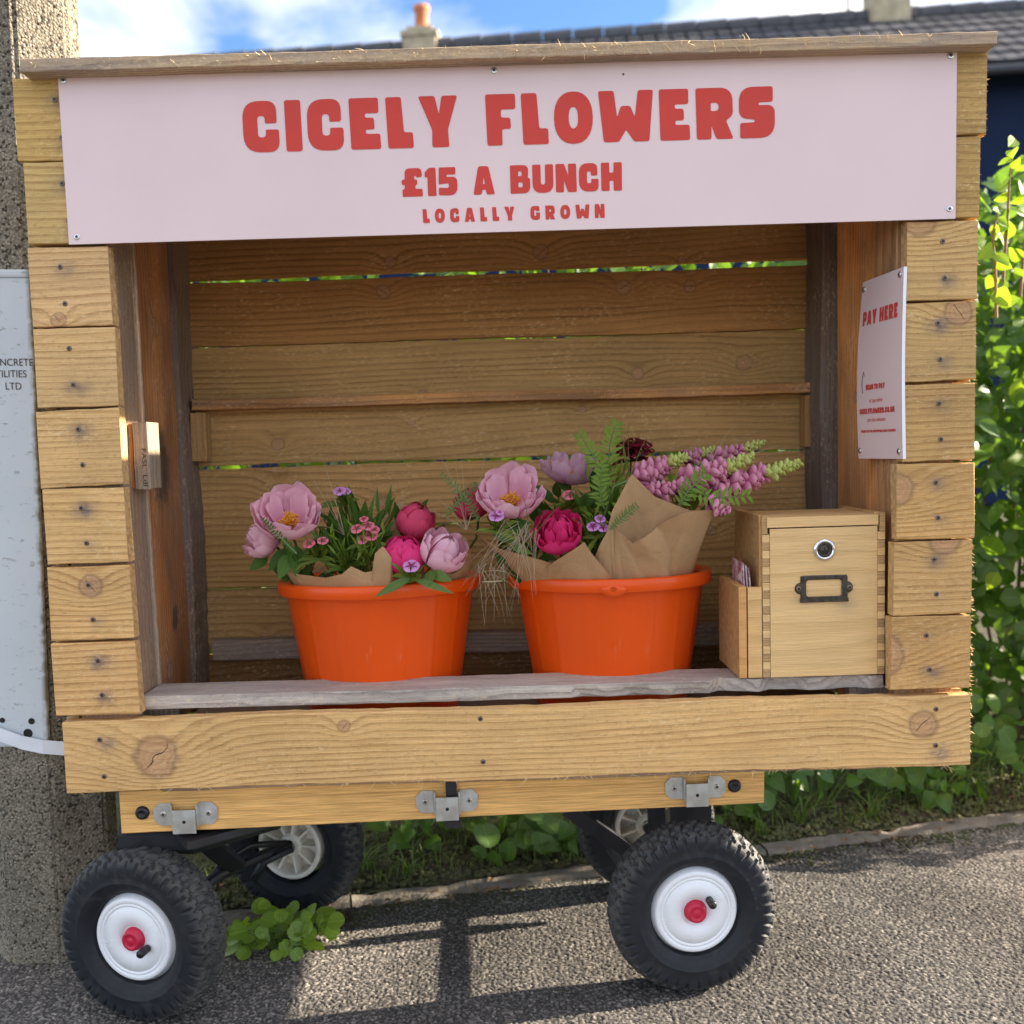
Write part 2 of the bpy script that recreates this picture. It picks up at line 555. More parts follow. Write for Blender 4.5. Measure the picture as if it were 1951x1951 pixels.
def mk_asphalt():
    m, b = new_mat('chip_asphalt')
    a = attr('chip', 'GEOMETRY')
    ramp = X.t.nodes.new('ShaderNodeValToRGB')
    e = ramp.color_ramp.elements
    e[0].position = 0.0
    e[0].color = (0.055, 0.052, 0.05, 1)
    e[1].position = 1.0
    e[1].color = (0.36, 0.33, 0.29, 1)
    for p, c in ((0.3, (0.105, 0.098, 0.09)), (0.6, (0.165, 0.152, 0.138)), (0.85, (0.235, 0.213, 0.188))):
        k = e.new(p)
        k.color = (*c, 1)
    link(a.outputs['Fac'], ramp.inputs[0])
    o = tex()
    n = noise(o, 2.2, 4)
    c = scalecol(ramp.outputs[0], n.step(0.2, 0.8, 0.8, 1.2))
    pt = noise(o, 1.1, 3, 0.6, 0.6).step(0.40, 0.64, 0.70, 1.12)
    c = scalecol(c, pt)
    d = noise(o, 700, 3)
    c = scalecol(c, d.step(0.2, 0.8, 0.7, 1.25))
    link(c, b.inputs['Base Color'])
    b.inputs['Roughness'].default_value = 0.85
    b.inputs['Specular IOR Level'].default_value = 0.25
    bump(b, d, 0.5, 0.0015)
    return m


M['asphalt'] = mk_asphalt()


def mk_soil():
    m, b = new_mat('mossy_soil')
    o = tex()
    n = noise(o, 9, 5, 0.65)
    n2 = noise(o, 90, 4, 0.7)
    c = mix(n.step(0.4, 0.62), (0.05, 0.036, 0.022), (0.062, 0.075, 0.02))
    link(scalecol(c, n2.step(0.25, 0.75, 0.5, 1.5)), b.inputs['Base Color'])
    b.inputs['Roughness'].default_value = 0.95
    bump(b, n2, 1.0, 0.008)
    return m


M['soil'] = mk_soil()
M['pebble'] = flat('mossy_pebble', (0.075, 0.078, 0.028), 0.9, nscale=35, namp=0.5)
M['kerb'] = flat('weathered_kerb_concrete', (0.15, 0.132, 0.108), 0.9, nscale=16, namp=0.35, bscale=130, bstr=0.9, bdist=0.004)
M['lens'] = flat('card_print', (0.5, 0.2, 0.25), 0.35)


# ------------------------------------------------------------------ object helpers
def link_obj(o, parent=None):
    C.objects.link(o)
    if parent is not None:
        o.parent = parent


def tag(o, label=None, cat=None, group=None, kind=None):
    if label: o['label'] = label
    if cat: o['category'] = cat
    if group: o['group'] = group
    if kind: o['kind'] = kind
    return o


def thing(name, label, cat, loc=(0, 0, 0), group=None):
    o = D.objects.new(name, None)
    o.empty_display_size = 0.05
    o.location = loc
    C.objects.link(o)
    return tag(o, label, cat, group)


def worldloc(o):
    p = Vector((0, 0, 0))
    while o is not None:
        p = p + o.location
        o = o.parent
    return p


class MB:
    """collects vertices and faces (and UVs) into one mesh"""

    def __init__(self):
        self.v, self.f, self.uv = [], [], []

    def add(self, vs, fs, uvs=None):
        k = len(self.v)
        self.v += [tuple(p) for p in vs]
        for f in fs:
            self.f.append(tuple(i + k for i in f))
        self.uv += list(uvs) if uvs is not None else [(0.5, 0.5)] * len(vs)
        return self

    def box(self, a, b):
        (x0, y0, z0), (x1, y1, z1) = a, b
        return self.add([(x0, y0, z0), (x1, y0, z0), (x1, y1, z0), (x0, y1, z0), (x0, y0, z1), (x1, y0, z1), (x1, y1, z1), (x0, y1, z1)],
                        [(0, 3, 2, 1), (4, 5, 6, 7), (0, 1, 5, 4), (1, 2, 6, 5), (2, 3, 7, 6), (3, 0, 4, 7)])

    def bar(self, p, q, wdt, hgt, up=(0, 0, 1)):
        p, q = Vector(p), Vector(q)
        d = (q - p).normalized()
        s = d.cross(Vector(up)).normalized()
        u = s.cross(d)
        vs = []
        for c in (p, q):
            for a, b_ in ((-1, -1), (1, -1), (1, 1), (-1, 1)):
                vs.append(c + s * a * wdt / 2 + u * b_ * hgt / 2)
        return self.add(vs, [(0, 3, 2, 1), (4, 5, 6, 7), (0, 1, 5, 4), (1, 2, 6, 5), (2, 3, 7, 6), (3, 0, 4, 7)])

    def tube(self, pts, radii, n=6, cap=True):
        pts = [Vector(p) for p in pts]
        if not hasattr(radii, '__len__'): radii = [radii] * len(pts)
        ref = Vector((0.13, 0.31, 0.94))
        vs, fs, uv = [], [], []
        m = len(pts)
        for i, p in enumerate(pts):
            d = (pts[min(i + 1, m - 1)] - pts[max(i - 1, 0)]).normalized()
            s = d.cross(ref)
            if s.length < 0.05: s = d.cross(Vector((1, 0, 0)))
            s.normalize()
            u = s.cross(d)
            for k in range(n):
                a = 2 * pi * k / n
                vs.append(p + (s * math.cos(a) + u * math.sin(a)) * radii[i])
                uv.append((k / n, i / max(1, m - 1)))
        for i in range(m - 1):
            for k in range(n):
                fs.append((i * n + k, i * n + (k + 1) % n, (i + 1) * n + (k + 1) % n, (i + 1) * n + k))
        if cap:
            fs.append(tuple(range(n))[::-1])
            fs.append(tuple((m - 1) * n + k for k in range(n)))
        return self.add(vs, fs, uv)

    def lathe(self, prof, n=32, mat=None, close=False):
        """profile of (r, h) turned about the local Z axis"""
        vs, fs = [], []
        m = len(prof)
        for (r, h) in prof:
            for k in range(n):
                a = 2 * pi * k / n
                vs.append(Vector((r * math.cos(a), r * math.sin(a), h)))
        for i in range(m - 1):
            for k in range(n):
                fs.append((i * n + k, i * n + (k + 1) % n, (i + 1) * n + (k + 1) % n, (i + 1) * n + k))
        if mat is not None: vs = [mat @ v for v in vs]
        return self.add(vs, fs)

    def ribbon(self, pts, widths, side, bend=0.0):
        """a grass blade: strip along pts, widened along side, folded a little"""
        vs, fs, uv = [], [], []
        m = len(pts)
        for i, p in enumerate(pts):
            p = Vector(p)
            d = (Vector(pts[min(i + 1, m - 1)]) - Vector(pts[max(i - 1, 0)])).normalized()
            s = Vector(side).normalized()
            n = d.cross(s)
            w_ = widths[i] if hasattr(widths, '__len__') else widths
            vs += [p - s * w_ + n * bend * w_, p, p + s * w_ + n * bend * w_]
            t = i / max(1, m - 1)
            uv += [(0, t), (0.5, t), (1, t)]
        for i in range(m - 1):
            a = i * 3
            fs += [(a, a + 1, a + 4, a + 3), (a + 1, a + 2, a + 5, a + 4)]
        return self.add(vs, fs, uv)

    def mesh(self, name, mat=None, smooth=False):
        me = D.meshes.new(name)
        me.from_pydata(self.v, [], self.f)
        if mat: me.materials.append(mat)
        ul = me.uv_layers.new(name='UVMap')
        li = np.empty(len(me.loops), dtype=np.int32)
        me.loops.foreach_get('vertex_index', li)
        uv = np.asarray(self.uv, dtype=np.float32)[li]
        ul.data.foreach_set('uv', uv.ravel())
        if smooth: me.polygons.foreach_set('use_smooth', [True] * len(me.polygons))
        me.update()
        return me

    def obj(self, name, mat=None, parent=None, smooth=False, origin=None):
        """link as one object; vertices are in world space, origin becomes its location"""
        o_ = Vector(origin) if origin is not None else (worldloc(parent) if parent is not None else Vector((0, 0, 0)))
        self.v = [(p[0] - o_.x, p[1] - o_.y, p[2] - o_.z) for p in self.v]
        o = D.objects.new(name, self.mesh(name, mat, smooth))
        o.location = o_ - worldloc(parent) if parent is not None else o_
        link_obj(o, parent)
        return o


def place(name, me, parent, loc, rot=None, scale=None):
    o = D.objects.new(name, me)
    link_obj(o, parent)
    o.location = Vector(loc) - (worldloc(parent) if parent is not None else Vector((0, 0, 0)))
    if rot is not None:
        if isinstance(rot, Quaternion):
            o.rotation_mode = 'QUATERNION'
            o.rotation_quaternion = rot
        else:
            o.rotation_euler = rot
    if scale is not None: o.scale = scale if hasattr(scale, '__len__') else (scale,) * 3
    return o


def bevel_box(sx, sy, sz, bv, name, mat, segs=2):
    bm = bmesh.new()
    bmesh.ops.create_cube(bm, size=1)
    for v in bm.verts: v.co = Vector((v.co.x * sx, v.co.y * sy, v.co.z * sz))
    bmesh.ops.bevel(bm, geom=bm.edges[:], offset=bv, segments=segs, affect='EDGES', profile=0.6)
    me = D.meshes.new(name)
    bm.to_mesh(me)
    bm.free()
    me.materials.append(mat)
    return me


FAR = [9.0, 9.0, 0.001]


def plank_mesh(L, H, T, seed, rough=0.0011, name='plank'):
    """sawn board, length along X, height Z, thickness Y, with wavering rounded edges and rough ends"""
    rg = random.Random(seed)
    n = max(4, int(L / 0.02))
    b = min(0.0013, T * 0.2)
    sec = [(-T / 2, -H / 2 + b), (-T / 2 + b, -H / 2), (T / 2 - b, -H / 2), (T / 2, -H / 2 + b), (T / 2, H / 2 - b), (T / 2 - b, H / 2), (-T / 2 + b, H / 2), (-T / 2, H / 2 - b)]
    vs, fs = [], []
    wt = rg.uniform(-1, 1) * rough * 1.2
    ph = rg.uniform(0, 6)
    bow = rg.uniform(-1, 1) * rough * min(L, 0.8)
    for i in range(n + 1):
        t = i / n
        x = -L / 2 + L * t
        jt, jb = rg.uniform(-1, 1) * rough * 0.6, rg.uniform(-1, 1) * rough * 0.6
        lo = math.sin(t * L * 9 + ph) * rough + bow * math.sin(pi * t)
        for k, (y, z) in enumerate(sec):
            dz = (jt if z > 0 else jb) + lo + wt * (t - 0.5)
            dx = rg.uniform(-1, 1) * 0.0014 if i in (0, n) else 0
            vs.append((x + dx, y + rg.uniform(-1, 1) * rough * 0.25, z + dz))
    for i in range(n):
        for k in range(8):
            fs.append((i * 8 + k, (i + 1) * 8 + k, (i + 1) * 8 + (k + 1) % 8, i * 8 + (k + 1) % 8))
    fs.append(tuple(range(8)))
    fs.append(tuple(n * 8 + k for k in range(8))[::-1])
    mb = MB().add(vs, fs)
    return mb


def plank(name, parent, cx, cy, cz, L, H, T, mat, seed, axis='x', rot=0.0, tint=(1, 1, 1), knots=(), stains=(), rough=0.0011, yaw=0.0):
    """board of length L; axis x lies along X, y runs in depth, z stands upright (wide side faces X)"""
    me = plank_mesh(L, H, T, seed, rough).mesh(name, M[mat])
    if axis == 'x': e = Euler((0, -rot, yaw))
    elif axis == 'y': e = Euler((rot, 0, pi / 2))
    elif axis == 'flat': e = Euler((pi / 2, -rot, 0))
    elif axis == 'z': e = (Matrix.Rotation(pi / 2, 4, 'Z') @ Matrix.Rotation(-pi / 2, 4, 'Y')).to_euler()
    elif axis == 'zf': e = Matrix.Rotation(-pi / 2 + rot, 4, 'Y').to_euler()
    o = place(name, me, parent, (cx, cy, cz), e)
    for i, k in enumerate(('knot_a', 'knot_b', 'knot_c')):
        o[k] = list(knots[i]) if i < len(knots) else FAR
    for i, k in enumerate(('stain_a', 'stain_b')):
        o[k] = list(stains[i]) if i < len(stains) else [9.0, 9.0, 0.0]
    o['blot_a'] = FAR
    o['blot_b'] = FAR
    o['tint'] = list(tint)
    return o


# screws: a domed head with a cross recess, shared mesh, head axis along -Y
def screw_mesh(name, mat, r=0.0042):
    mb = MB()
    mb.lathe([(0.0001, 0.0), (r * 0.35, 0.0), (r * 0.42, 0.0012), (r * 0.8, 0.0010), (r, 0.0002), (r, -0.002)], 14)
    k = len(mb.f)
    for a in (0.4, 0.4 + pi / 2):
        c, s = math.cos(a), math.sin(a)
        l, w_ = r * 0.52, r * 0.13
        mb.add([(c * i * l - s * j * w_, s * i * l + c * j * w_, 0.0015 + 0.0001 * (a > 1)) for i, j in ((-1, -1), (1, -1), (1, 1), (-1, 1))], [(0, 1, 2, 3)])
    me = mb.mesh(name, mat)
    me.materials.append(M['slot'])
    for i in range(k, len(me.polygons)): me.polygons[i].material_index = 1
    return me


SCREW_D = screw_mesh('screw', M['screw_dark'])
SCREW_B = screw_mesh('screw', M['screw'], 0.0048)
RX90 = Euler((pi / 2, 0, 0))


def screw(parent, x, y, z, me=None, rot=None):
    o = D.objects.new('screw', me or SCREW_D)
    link_obj(o, parent)
    inv = Matrix.Translation(worldloc(parent)) @ parent.rotation_euler.to_matrix().to_4x4()
    r0 = Matrix.Rotation(pi / 2, 4, 'X') if rot is None else rot.to_matrix().to_4x4()
    r0 = r0 @ Matrix.Rotation(random.uniform(0, 3), 4, 'Z')
    o.matrix_local = inv.inverted() @ (Matrix.Translation((x, y, z)) @ r0)
    return o


random.seed(7)
# ------------------------------------------------------------------ pavement, kerb, verge, ground
KS = 0.2115                              # the kerb runs at a slant to the stall


def kerb_y(x): return 0.460 + KS * x


def build_pavement():
    rg = np.random.default_rng(3)
    fine = np.arange(-1.05, 1.28, 0.0022)
    xs = np.concatenate([-1.05 - np.geomspace(0.004, 60, 90)[::-1], fine, fine[-1] + np.geomspace(0.004, 60, 90)])
    qf = np.arange(0.0, 0.86, 0.0022)
    qs = np.concatenate([qf, qf[-1] + np.geomspace(0.004, 30, 90)])
    Xg, Qg = np.meshgrid(xs, qs, indexing='ij')
    Yg = 0.460 + KS * np.clip(Xg, -8, 8) - Qg
    cs = 0.0054
    ci, cj = np.floor(Xg / cs).astype(int), np.floor(Yg / cs).astype(int)

    def hsh(i, j, k):
        v = np.sin(i * 127.1 + j * 311.7 + k * 74.7) * 43758.5453
        return v - np.floor(v)
    best = np.zeros_like(Xg)
    chip = np.zeros_like(Xg)
    for di in (-1, 0, 1):
        for dj in (-1, 0, 1):
            i, j = ci + di, cj + dj
            px = (i + 0.1 + 0.8 * hsh(i, j, 1)) * cs
            py = (j + 0.1 + 0.8 * hsh(i, j, 2)) * cs
            rr = cs * (0.42 + 0.38 * hsh(i, j, 3))
            ang = hsh(i, j, 6) * 6.28
            ax, ay = Xg - px, Yg - py
            bx, by = ax * np.cos(ang) + ay * np.sin(ang), -ax * np.sin(ang) + ay * np.cos(ang)
            d = np.maximum(np.abs(bx) * 1.1 + np.abs(by) * 0.55, np.abs(by) * 1.25 + np.abs(bx) * 0.3) / rr
            hh = (0.0006 + 0.0017 * hsh(i, j, 4)) * np.clip(1.35 * (1 - d ** 2.2), 0, 1)
            hh = hh + np.where(d < 1, (ax * (hsh(i, j, 7) - .5) + ay * (hsh(i, j, 8) - .5)) * 0.5, 0)
            up = hh > best
            best = np.where(up, hh, best)
            chip = np.where(up, 0.15 + 0.85 * hsh(i, j, 5), chip)
    far = np.clip((np.abs(Xg) - 3) / 6, 0, 1)
    Z = best * (1 - far)
    Z += 0.0022 * np.sin(Xg * 5.1 + 1) * np.sin(Yg * 4.3) + 0.0012 * np.sin(Xg * 17 + 2) * np.sin(Yg * 13)
    nx, ny = Xg.shape
    co = np.stack([Xg, Yg, Z], -1).reshape(-1, 3)
    idx = np.arange(nx * ny).reshape(nx, ny)
    q = np.stack([idx[:-1, :-1], idx[:-1, 1:], idx[1:, 1:], idx[1:, :-1]], -1).reshape(-1, 4)
    me = D.meshes.new('pavement')
    me.vertices.add(len(co))
    me.vertices.foreach_set('co', co.astype(np.float32).ravel())
    me.loops.add(q.size)
    me.loops.foreach_set('vertex_index', q.astype(np.int32).ravel())
    me.polygons.add(len(q))
    me.polygons.foreach_set('loop_start', np.arange(0, q.size, 4, dtype=np.int32))
    me.update(calc_edges=True)
    a = me.attributes.new('chip', 'FLOAT', 'POINT')
    a.data.foreach_set('value', chip.astype(np.float32).ravel())
    me.materials.append(M['asphalt'])
    o = D.objects.new('pavement', me)
    C.objects.link(o)
    return tag(o, 'rough chip asphalt pavement in front of and under the flower stall', kind='structure')


pav = build_pavement()
if pav.data.polygons[0].normal.z < 0: pav.data.flip_normals()

g = MB().add([(-300, -300, -0.06), (300, -300, -0.06), (300, 300, -0.06), (-300, 300, -0.06)], [(0, 1, 2, 3)]).obj('ground', M['soil'])
tag(g, 'earth beneath and beyond the pavement', kind='structure')


def hn(x, y, s=1.0):
    """cheap smooth noise"""
    return (math.sin(x * 7.3 * s + y * 3.1 * s + 1.3) + math.sin(x * -4.7 * s + y * 8.9 * s + 0.4) + math.sin(x * 13.1 * s - y * 11.7 * s)) / 3


def verge_z(x, y):
    q = y - kerb_y(x)
    return 0.004 + 0.05 * min(1, max(0, q) / 0.45) + 0.012 * hn(x, y, 2.0) * min(1, max(0, q) * 6) + 0.006 * hn(x, y, 6.3)


def build_verge():
    mb = MB()
    xs = [-4 + i * 0.05 for i in range(190)]
    qs = [0.03 + 0.03 * j + (0.004 * j * j if j > 10 else 0) for j in range(42)]
    vs = [(x, kerb_y(x) + q, verge_z(x, kerb_y(x) + q) + random.uniform(-1, 1) * 0.004) for x in xs for q in qs]
    n = len(qs)
    fs = [(i * n + j, (i + 1) * n + j, (i + 1) * n + j + 1, i * n + j + 1) for i in range(len(xs) - 1) for j in range(n - 1)]
    o = mb.add(vs, fs).obj('verge', M['soil'], smooth=True)
    tag(o, 'mossy earth verge behind the kerb edging', kind='structure')


build_verge()


def build_kerb():
    root = thing('kerb_edging', 'thin weathered concrete edging strip along the pavement edge', None, (0, kerb_y(0), 0))
    root['kind'] = 'structure'
    ang = math.atan(KS)
    rg = random.Random(4)
    for k in range(-4, 6):
        L = 0.91
        mb = MB()
        n = 46
        sec = [(-0.024, -0.05), (-0.024, 0.002), (-0.017, 0.010), (0.012, 0.013), (0.024, 0.004), (0.024, -0.05)]
        vs, fs = [], []
        ph = rg.uniform(0, 9)
        for i in range(n + 1):
            x = -L / 2 + L * i / n
            chipd = max(0, math.sin(x * 23 + ph) * math.sin(x * 9.1 + ph * 2)) ** 2 * 0.016
            for (y, z) in sec:
                vs.append((x, y + (chipd if y < -0.01 and z > -0.01 else 0) + rg.uniform(-1, 1) * 0.003, z + rg.uniform(-1, 1) * 0.002 - (chipd * 0.5 if z > 0 else 0)))
        m = len(sec)
        for i in range(n):
            for j in range(m - 1): fs.append((i * m + j, (i + 1) * m + j, (i + 1) * m + j + 1, i * m + j + 1))
        me = mb.add(vs, fs).mesh('kerb_stone', M['kerb'])
        cx = 0.1 + k * 0.914 * math.cos(ang)
        place('kerb_stone', me, root, (cx, kerb_y(cx) + 0.016, 0), Euler((0, 0, ang)))


build_kerb()


def ico():
    bm = bmesh.new()
    bmesh.ops.create_icosphere(bm, subdivisions=1, radius=1)
    v = [tuple(p.co) for p in bm.verts]
    f = [tuple(q.index for q in p.verts) for p in bm.faces]
    bm.free()
    return v, f


ICO = ico()


def build_gravel():
    rg = random.Random(11)
    mb = MB()
    for k in range(5200):
        x = rg.uniform(-0.75, 2.1)
        q = 0.03 + abs(rg.gauss(0, 0.11))
        y = kerb_y(x) + 0.012 + q
        r = rg.uniform(0.003, 0.0085)
        z = verge_z(x, y) + r * 0.3
        s = (rg.uniform(.7, 1.2), rg.uniform(.7, 1.2), rg.uniform(.6, 1))
        mb.add([(x + p[0] * r * s[0], y + p[1] * r * s[1], z + p[2] * r * s[2]) for p in ICO[0]], ICO[1])
    o = mb.obj('gravel', M['pebble'], smooth=True)
    tag(o, 'mossy pea gravel and moss along the kerb edging', kind='stuff')


build_gravel()


def build_crumbs():
    rg = random.Random(17)
    mb = MB()
    for k in range(2600):
        x = rg.uniform(-0.9, 1.7)
        cl = 0.5 + 0.5 * math.sin(x * 9.0 + 1) * math.sin(x * 23.0)
        y = kerb_y(x) - abs(rg.gauss(0, 0.012 + 0.035 * cl))
        r = rg.uniform(0.0014, 0.0042)
        mb.add([(x + p[0] * r * 1.2, y + p[1] * r, 0.0015 + p[2] * r * .7) for p in ICO[0]], ICO[1])
    tag(mb.obj('soil_crumbs', M['soil']), 'dark soil crumbs washed onto the pavement along the kerb', kind='stuff')


build_crumbs()

# ------------------------------------------------------------------ flower stall (timber kiosk)
stall = thing('flower_stall', 'open fronted timber plank flower stall standing on the garden wagon', 'stall', (0, 0.22, 0.39))
ZT = [1.489, 1.367, 1.243, 1.121, 0.998, 0.876, 0.755, 0.635, 0.515]
rg = random.Random(21)


def frontplank(i, side):
    z1, z0 = ZT[i], ZT[i + 1] + (0.004 if i != 0 else 0.003)
    H_ = z1 - z0
    zc = (z0 + z1) / 2
    if side < 0:
        xo = [-0.722, -0.715, -0.717, -0.717, -0.722, -0.7205, -0.7225, -0.7235][i]
        xi = -0.594 + rg.uniform(-0.001, 0.001)
        L_, cx = xi - xo, (xi + xo) / 2
        tints = [(0.86, 0.84, 0.60), (0.88, 0.90, 0.74), (1.02, 0.98, 0.95), (0.98, 0.95, 0.88), (1.02, 0.97, 0.86), (1.06, 1.0, 0.86), (1.05, 0.96, 0.80), (1.0, 0.90, 0.76)]
        kn = {2: [(-0.022, -0.05, 0.013)], 6: [(0.002, 0.027, 0.021)]}.get(i, [])
        sx = [0.0, 0.004, -0.013, -0.009, -0.001, -0.005, -0.001, 0.005][i]
    else:
        xo = [0.737, 0.728, 0.7265, 0.7245, 0.7235, 0.7235, 0.7225, 0.72][i]
        xi = [0.62, 0.62, 0.6175, 0.6145, 0.6125, 0.603, 0.600, 0.595][i]
        L_, cx = xo - xi, (xi + xo) / 2
        tints = [(0.72, 0.69, 0.52), (0.72, 0.69, 0.50), (0.88, 0.86, 0.74), (0.86, 0.83, 0.70), (0.80, 0.74, 0.60), (0.90, 0.80, 0.62), (0.92, 0.84, 0.70), (0.86, 0.75, 0.58)]
        kn = {2: [(-0.035, 0.062, 0.030)], 3: [(0.028, 0.045, 0.024)], 6: [(0.018, 0.060, 0.028)], 5: [(-0.06, 0.02, 0.03)], 7: [(-0.075, 0.0, 0.04)]}.get(i, [])
        sx = [-0.01, -0.01, 0.0, -0.004, 0.0, 0.001, 0.001, -0.006][i]
    yj = rg.uniform(-0.0015, 0.0015)
    sdz = (0.029, -0.026)
    st = [(sx, sdz[0], max(0, rg.uniform(-0.1, 0.8))), (sx + 0.004, sdz[1], max(0, rg.uniform(-0.2, 0.75)))]
    sxs = [cx + sx, cx + sx + 0.004]
    if side < 0 and i < 2:
        sxs = [cx + 0.0 - 0.003, cx + 0.004]
        st = [(-0.003, 0.029, .5), (0.004, -0.03, .4)]
    o = plank('plank', stall, cx, 0.011 + yj, zc, L_, H_, 0.022, 'plank', 100 + i + (50 if side > 0 else 0), tint=tints[i], knots=kn, stains=st, rot=rg.uniform(-0.006, 0.006))
    if not (side > 0 and i < 2):
        for x_, dz in zip(sxs, sdz):
            screw(o, x_ + rg.uniform(-.001, .001), 0.011 + yj - 0.0112, zc + dz)
    return o


for i in range(8):
    frontplank(i, -1)
    frontplank(i, 1)

# long front board
fb = plank('front_board', stall, 0.0025, 0.011, 0.4525, 1.438, 0.115, 0.022, 'plank', 301, tint=(1.03, 0.96, 0.82),
           knots=[(-0.572, -0.004, 0.040), (0.645, 0.010, 0.026), (-0.273, 0.036, 0.012)], stains=[(-0.655, 0.025, .5), (0.667, -0.035, .6)], rough=0.0016, rot=0.0008)
for (x, z) in ((-0.658, 0.479), (-0.655, 0.419), (-0.055, 0.494), (-0.053, 0.424), (0.667, 0.487), (0.667, 0.428)):
    screw(fb, x, -0.0004, z)

# side walls: horizontal planks running in depth
for i in range(8):
    zc = (ZT[i] + ZT[i + 1]) / 2
    for sgn in (-1, 1):
        if sgn > 0:
            H_, dz = (0.020, -0.050) if i == 0 else (0.118, 0.0)  # top right board cut thin to open a slot for the sun
        else:
            H_, dz = 0.118, 0.0
        plank('side_plank', stall, sgn * (0.7095 + rg.uniform(-.001, .001)) + ({1: 0.017, 3: 0.009, 4: 0.013}.get(i, 0) if sgn > 0 else 0), 0.236, zc + dz, 0.424, H_, 0.020, 'plank', 400 + i * 2 + sgn, axis='y', rot=rg.uniform(-.004, .004), tint=(0.95, 0.85, 0.7))
plank('side_plank', stall, 0.7105, 0.236, 1.4685, 0.424, 0.032, 0.02, 'plank', 433, axis='y')  # added strip; slot below it is shaped to throw sun on the left block
plank('side_plank', stall, -0.7095, 0.236, 0.455, 0.424, 0.115, 0.02, 'plank', 431, axis='y')
plank('side_plank', stall, 0.7095, 0.236, 0.455, 0.424, 0.115, 0.02, 'plank', 432, axis='y')

# corner posts, middle boards
plank('post', stall, -0.6505, 0.068, 0.955, 1.04, 0.088, 0.094, 'grey', 501, axis='zf', tint=(0.74, 0.58, 0.44), rough=0.001)
plank('post', stall, 0.6560, 0.068, 0.955, 1.04, 0.088, 0.088, 'post', 502, axis='zf', tint=(1.3, 1.3, 1.3), rough=0.001)
plank('post', stall, -0.6485, 0.3835, 0.955, 1.04, 0.072, 0.090, 'grey', 503, axis='zf', tint=(0.5, 0.42, 0.36), rough=0.003)
plank('post', stall, 0.6475, 0.363, 0.955, 1.04, 0.112, 0.098, 'grey', 504, axis='zf', tint=(0.42, 0.36, 0.34), rough=0.002)
_sp = plank('side_panel', stall, -0.6335, 0.2360, 0.955, 1.04, 0.226, 0.022, 'post', 505, axis='z', tint=(1.15, 1.0, 0.85), knots=[(-0.1, 0.03, .012), (0.2, -0.02, .02), (-0.42, 0.01, 0.02)], rough=0.001)
_sp['blot_a'] = [-0.05, -0.005, 0.055]
_sp['blot_b'] = [-0.33, -0.03, 0.02]
plank('batten', stall, -0.6095, 0.1185, 0.955, 1.03, 0.016, 0.0105, 'grey', 514, axis='zf', tint=(1.25, 1.05, 0.85))
plank('side_panel', stall, 0.6265, 0.2095, 0.890, 0.91, 0.186, 0.022, 'post', 506, axis='z', tint=(1.7, 1.5, 1.2), knots=[(0.1, 0.0, .012), (-0.2, 0.03, .012)], rough=0.001)  # shortened so sun through the slot passes over it
# short stamped block on the left post and cleats under the lath
_bx = [at(u, 862, 0.06).x for u in (234, 251, 281)]
_bz = (at(260, 795, 0.06).z + at(262, 926, 0.06).z) / 2
blk = plank('block', stall, (_bx[1] + _bx[2]) / 2, 0.085, _bz, 0.106, _bx[2] - _bx[1], 0.050, 'grey', 510, axis='zf', tint=(0.85, 0.78, 0.66))
blk2 = plank('block', stall, (_bx[0] + _bx[1]) / 2 - 0.0005, 0.082, _bz, 0.102, _bx[1] - _bx[0], 0.038, 'post', 511, axis='zf', tint=(1.5, 1.1, 0.75))
plank('cleat', stall, -0.597, 0.393, 0.958, 0.092, 0.03, 0.03, 'plank', 512, axis='zf', tint=(0.7, 0.6, 0.5))
plank('cleat', stall, 0.597, 0.393, 0.955, 0.098, 0.036, 0.034, 'plank', 513, axis='zf', tint=(0.62, 0.5, 0.42))

# back wall planks
bk = [1.5005, 1.3785, 1.2575, 1.1335, 1.0115, 0.8955, 0.7705, 0.6515, 0.531]
bkn = [[(-0.43, -0.03, .009), (0.08, -0.02, .02), (0.33, 0.0, .01)], [(-0.22, -0.035, .014), (0.075, -0.025, .018), (0.35, -0.05, .01)], [(-0.235, 0.035, .016), (0.235, 0.03, .017), (0.365, 0.028, .015)],
       [(-0.165, -0.044, .011), (0.26, -0.015, .014), (0.47, 0.0, .018)], [(-0.455, -0.015, .014), (-0.19, 0.02, .009), (0.15, 0.035, .008)], [(-0.46, 0.015, .017), (-0.25, -.02, .018), (0.42, 0.0, .01)],
       [(-0.39, -0.03, .013), (0.4, 0.03, .012)], [(-0.5, -0.03, .01), (0.1, 0, .012)]]
for i in range(8):
    z1, z0 = bk[i], bk[i + 1]
    gap = [0.0025, 0.0105, 0.002, 0.002, 0.0055, 0.0022, 0.003, 0.002][i]
    rot = [0.0, 0.0028, 0.0, 0.0, 0.0012, 0.0005, 0.0, 0.0][i]
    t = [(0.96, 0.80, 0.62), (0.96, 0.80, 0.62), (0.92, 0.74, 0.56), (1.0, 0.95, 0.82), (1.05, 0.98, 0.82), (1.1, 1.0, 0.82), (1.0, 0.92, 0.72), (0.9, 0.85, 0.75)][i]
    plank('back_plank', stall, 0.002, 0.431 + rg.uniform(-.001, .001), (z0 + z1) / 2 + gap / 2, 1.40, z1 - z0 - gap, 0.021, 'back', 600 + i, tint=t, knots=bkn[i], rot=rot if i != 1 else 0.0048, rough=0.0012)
plank('back_lath', stall, 0.002, 0.398, 1.019, 1.216, 0.019, 0.040, 'post', 620, tint=(1.2, 1.15, 1.0), rough=0.001, rot=-0.0015)
plank('back_rail', stall, 0.0, 0.402, 0.537, 1.19, 0.040, 0.034, 'grey', 621, tint=(0.75, 0.68, 0.62), rough=0.001)
plank('back_plank', stall, 0.002, 0.431, 0.462, 1.40, 0.116, 0.021, 'back', 640, tint=(0.6, 0.5, 0.4))
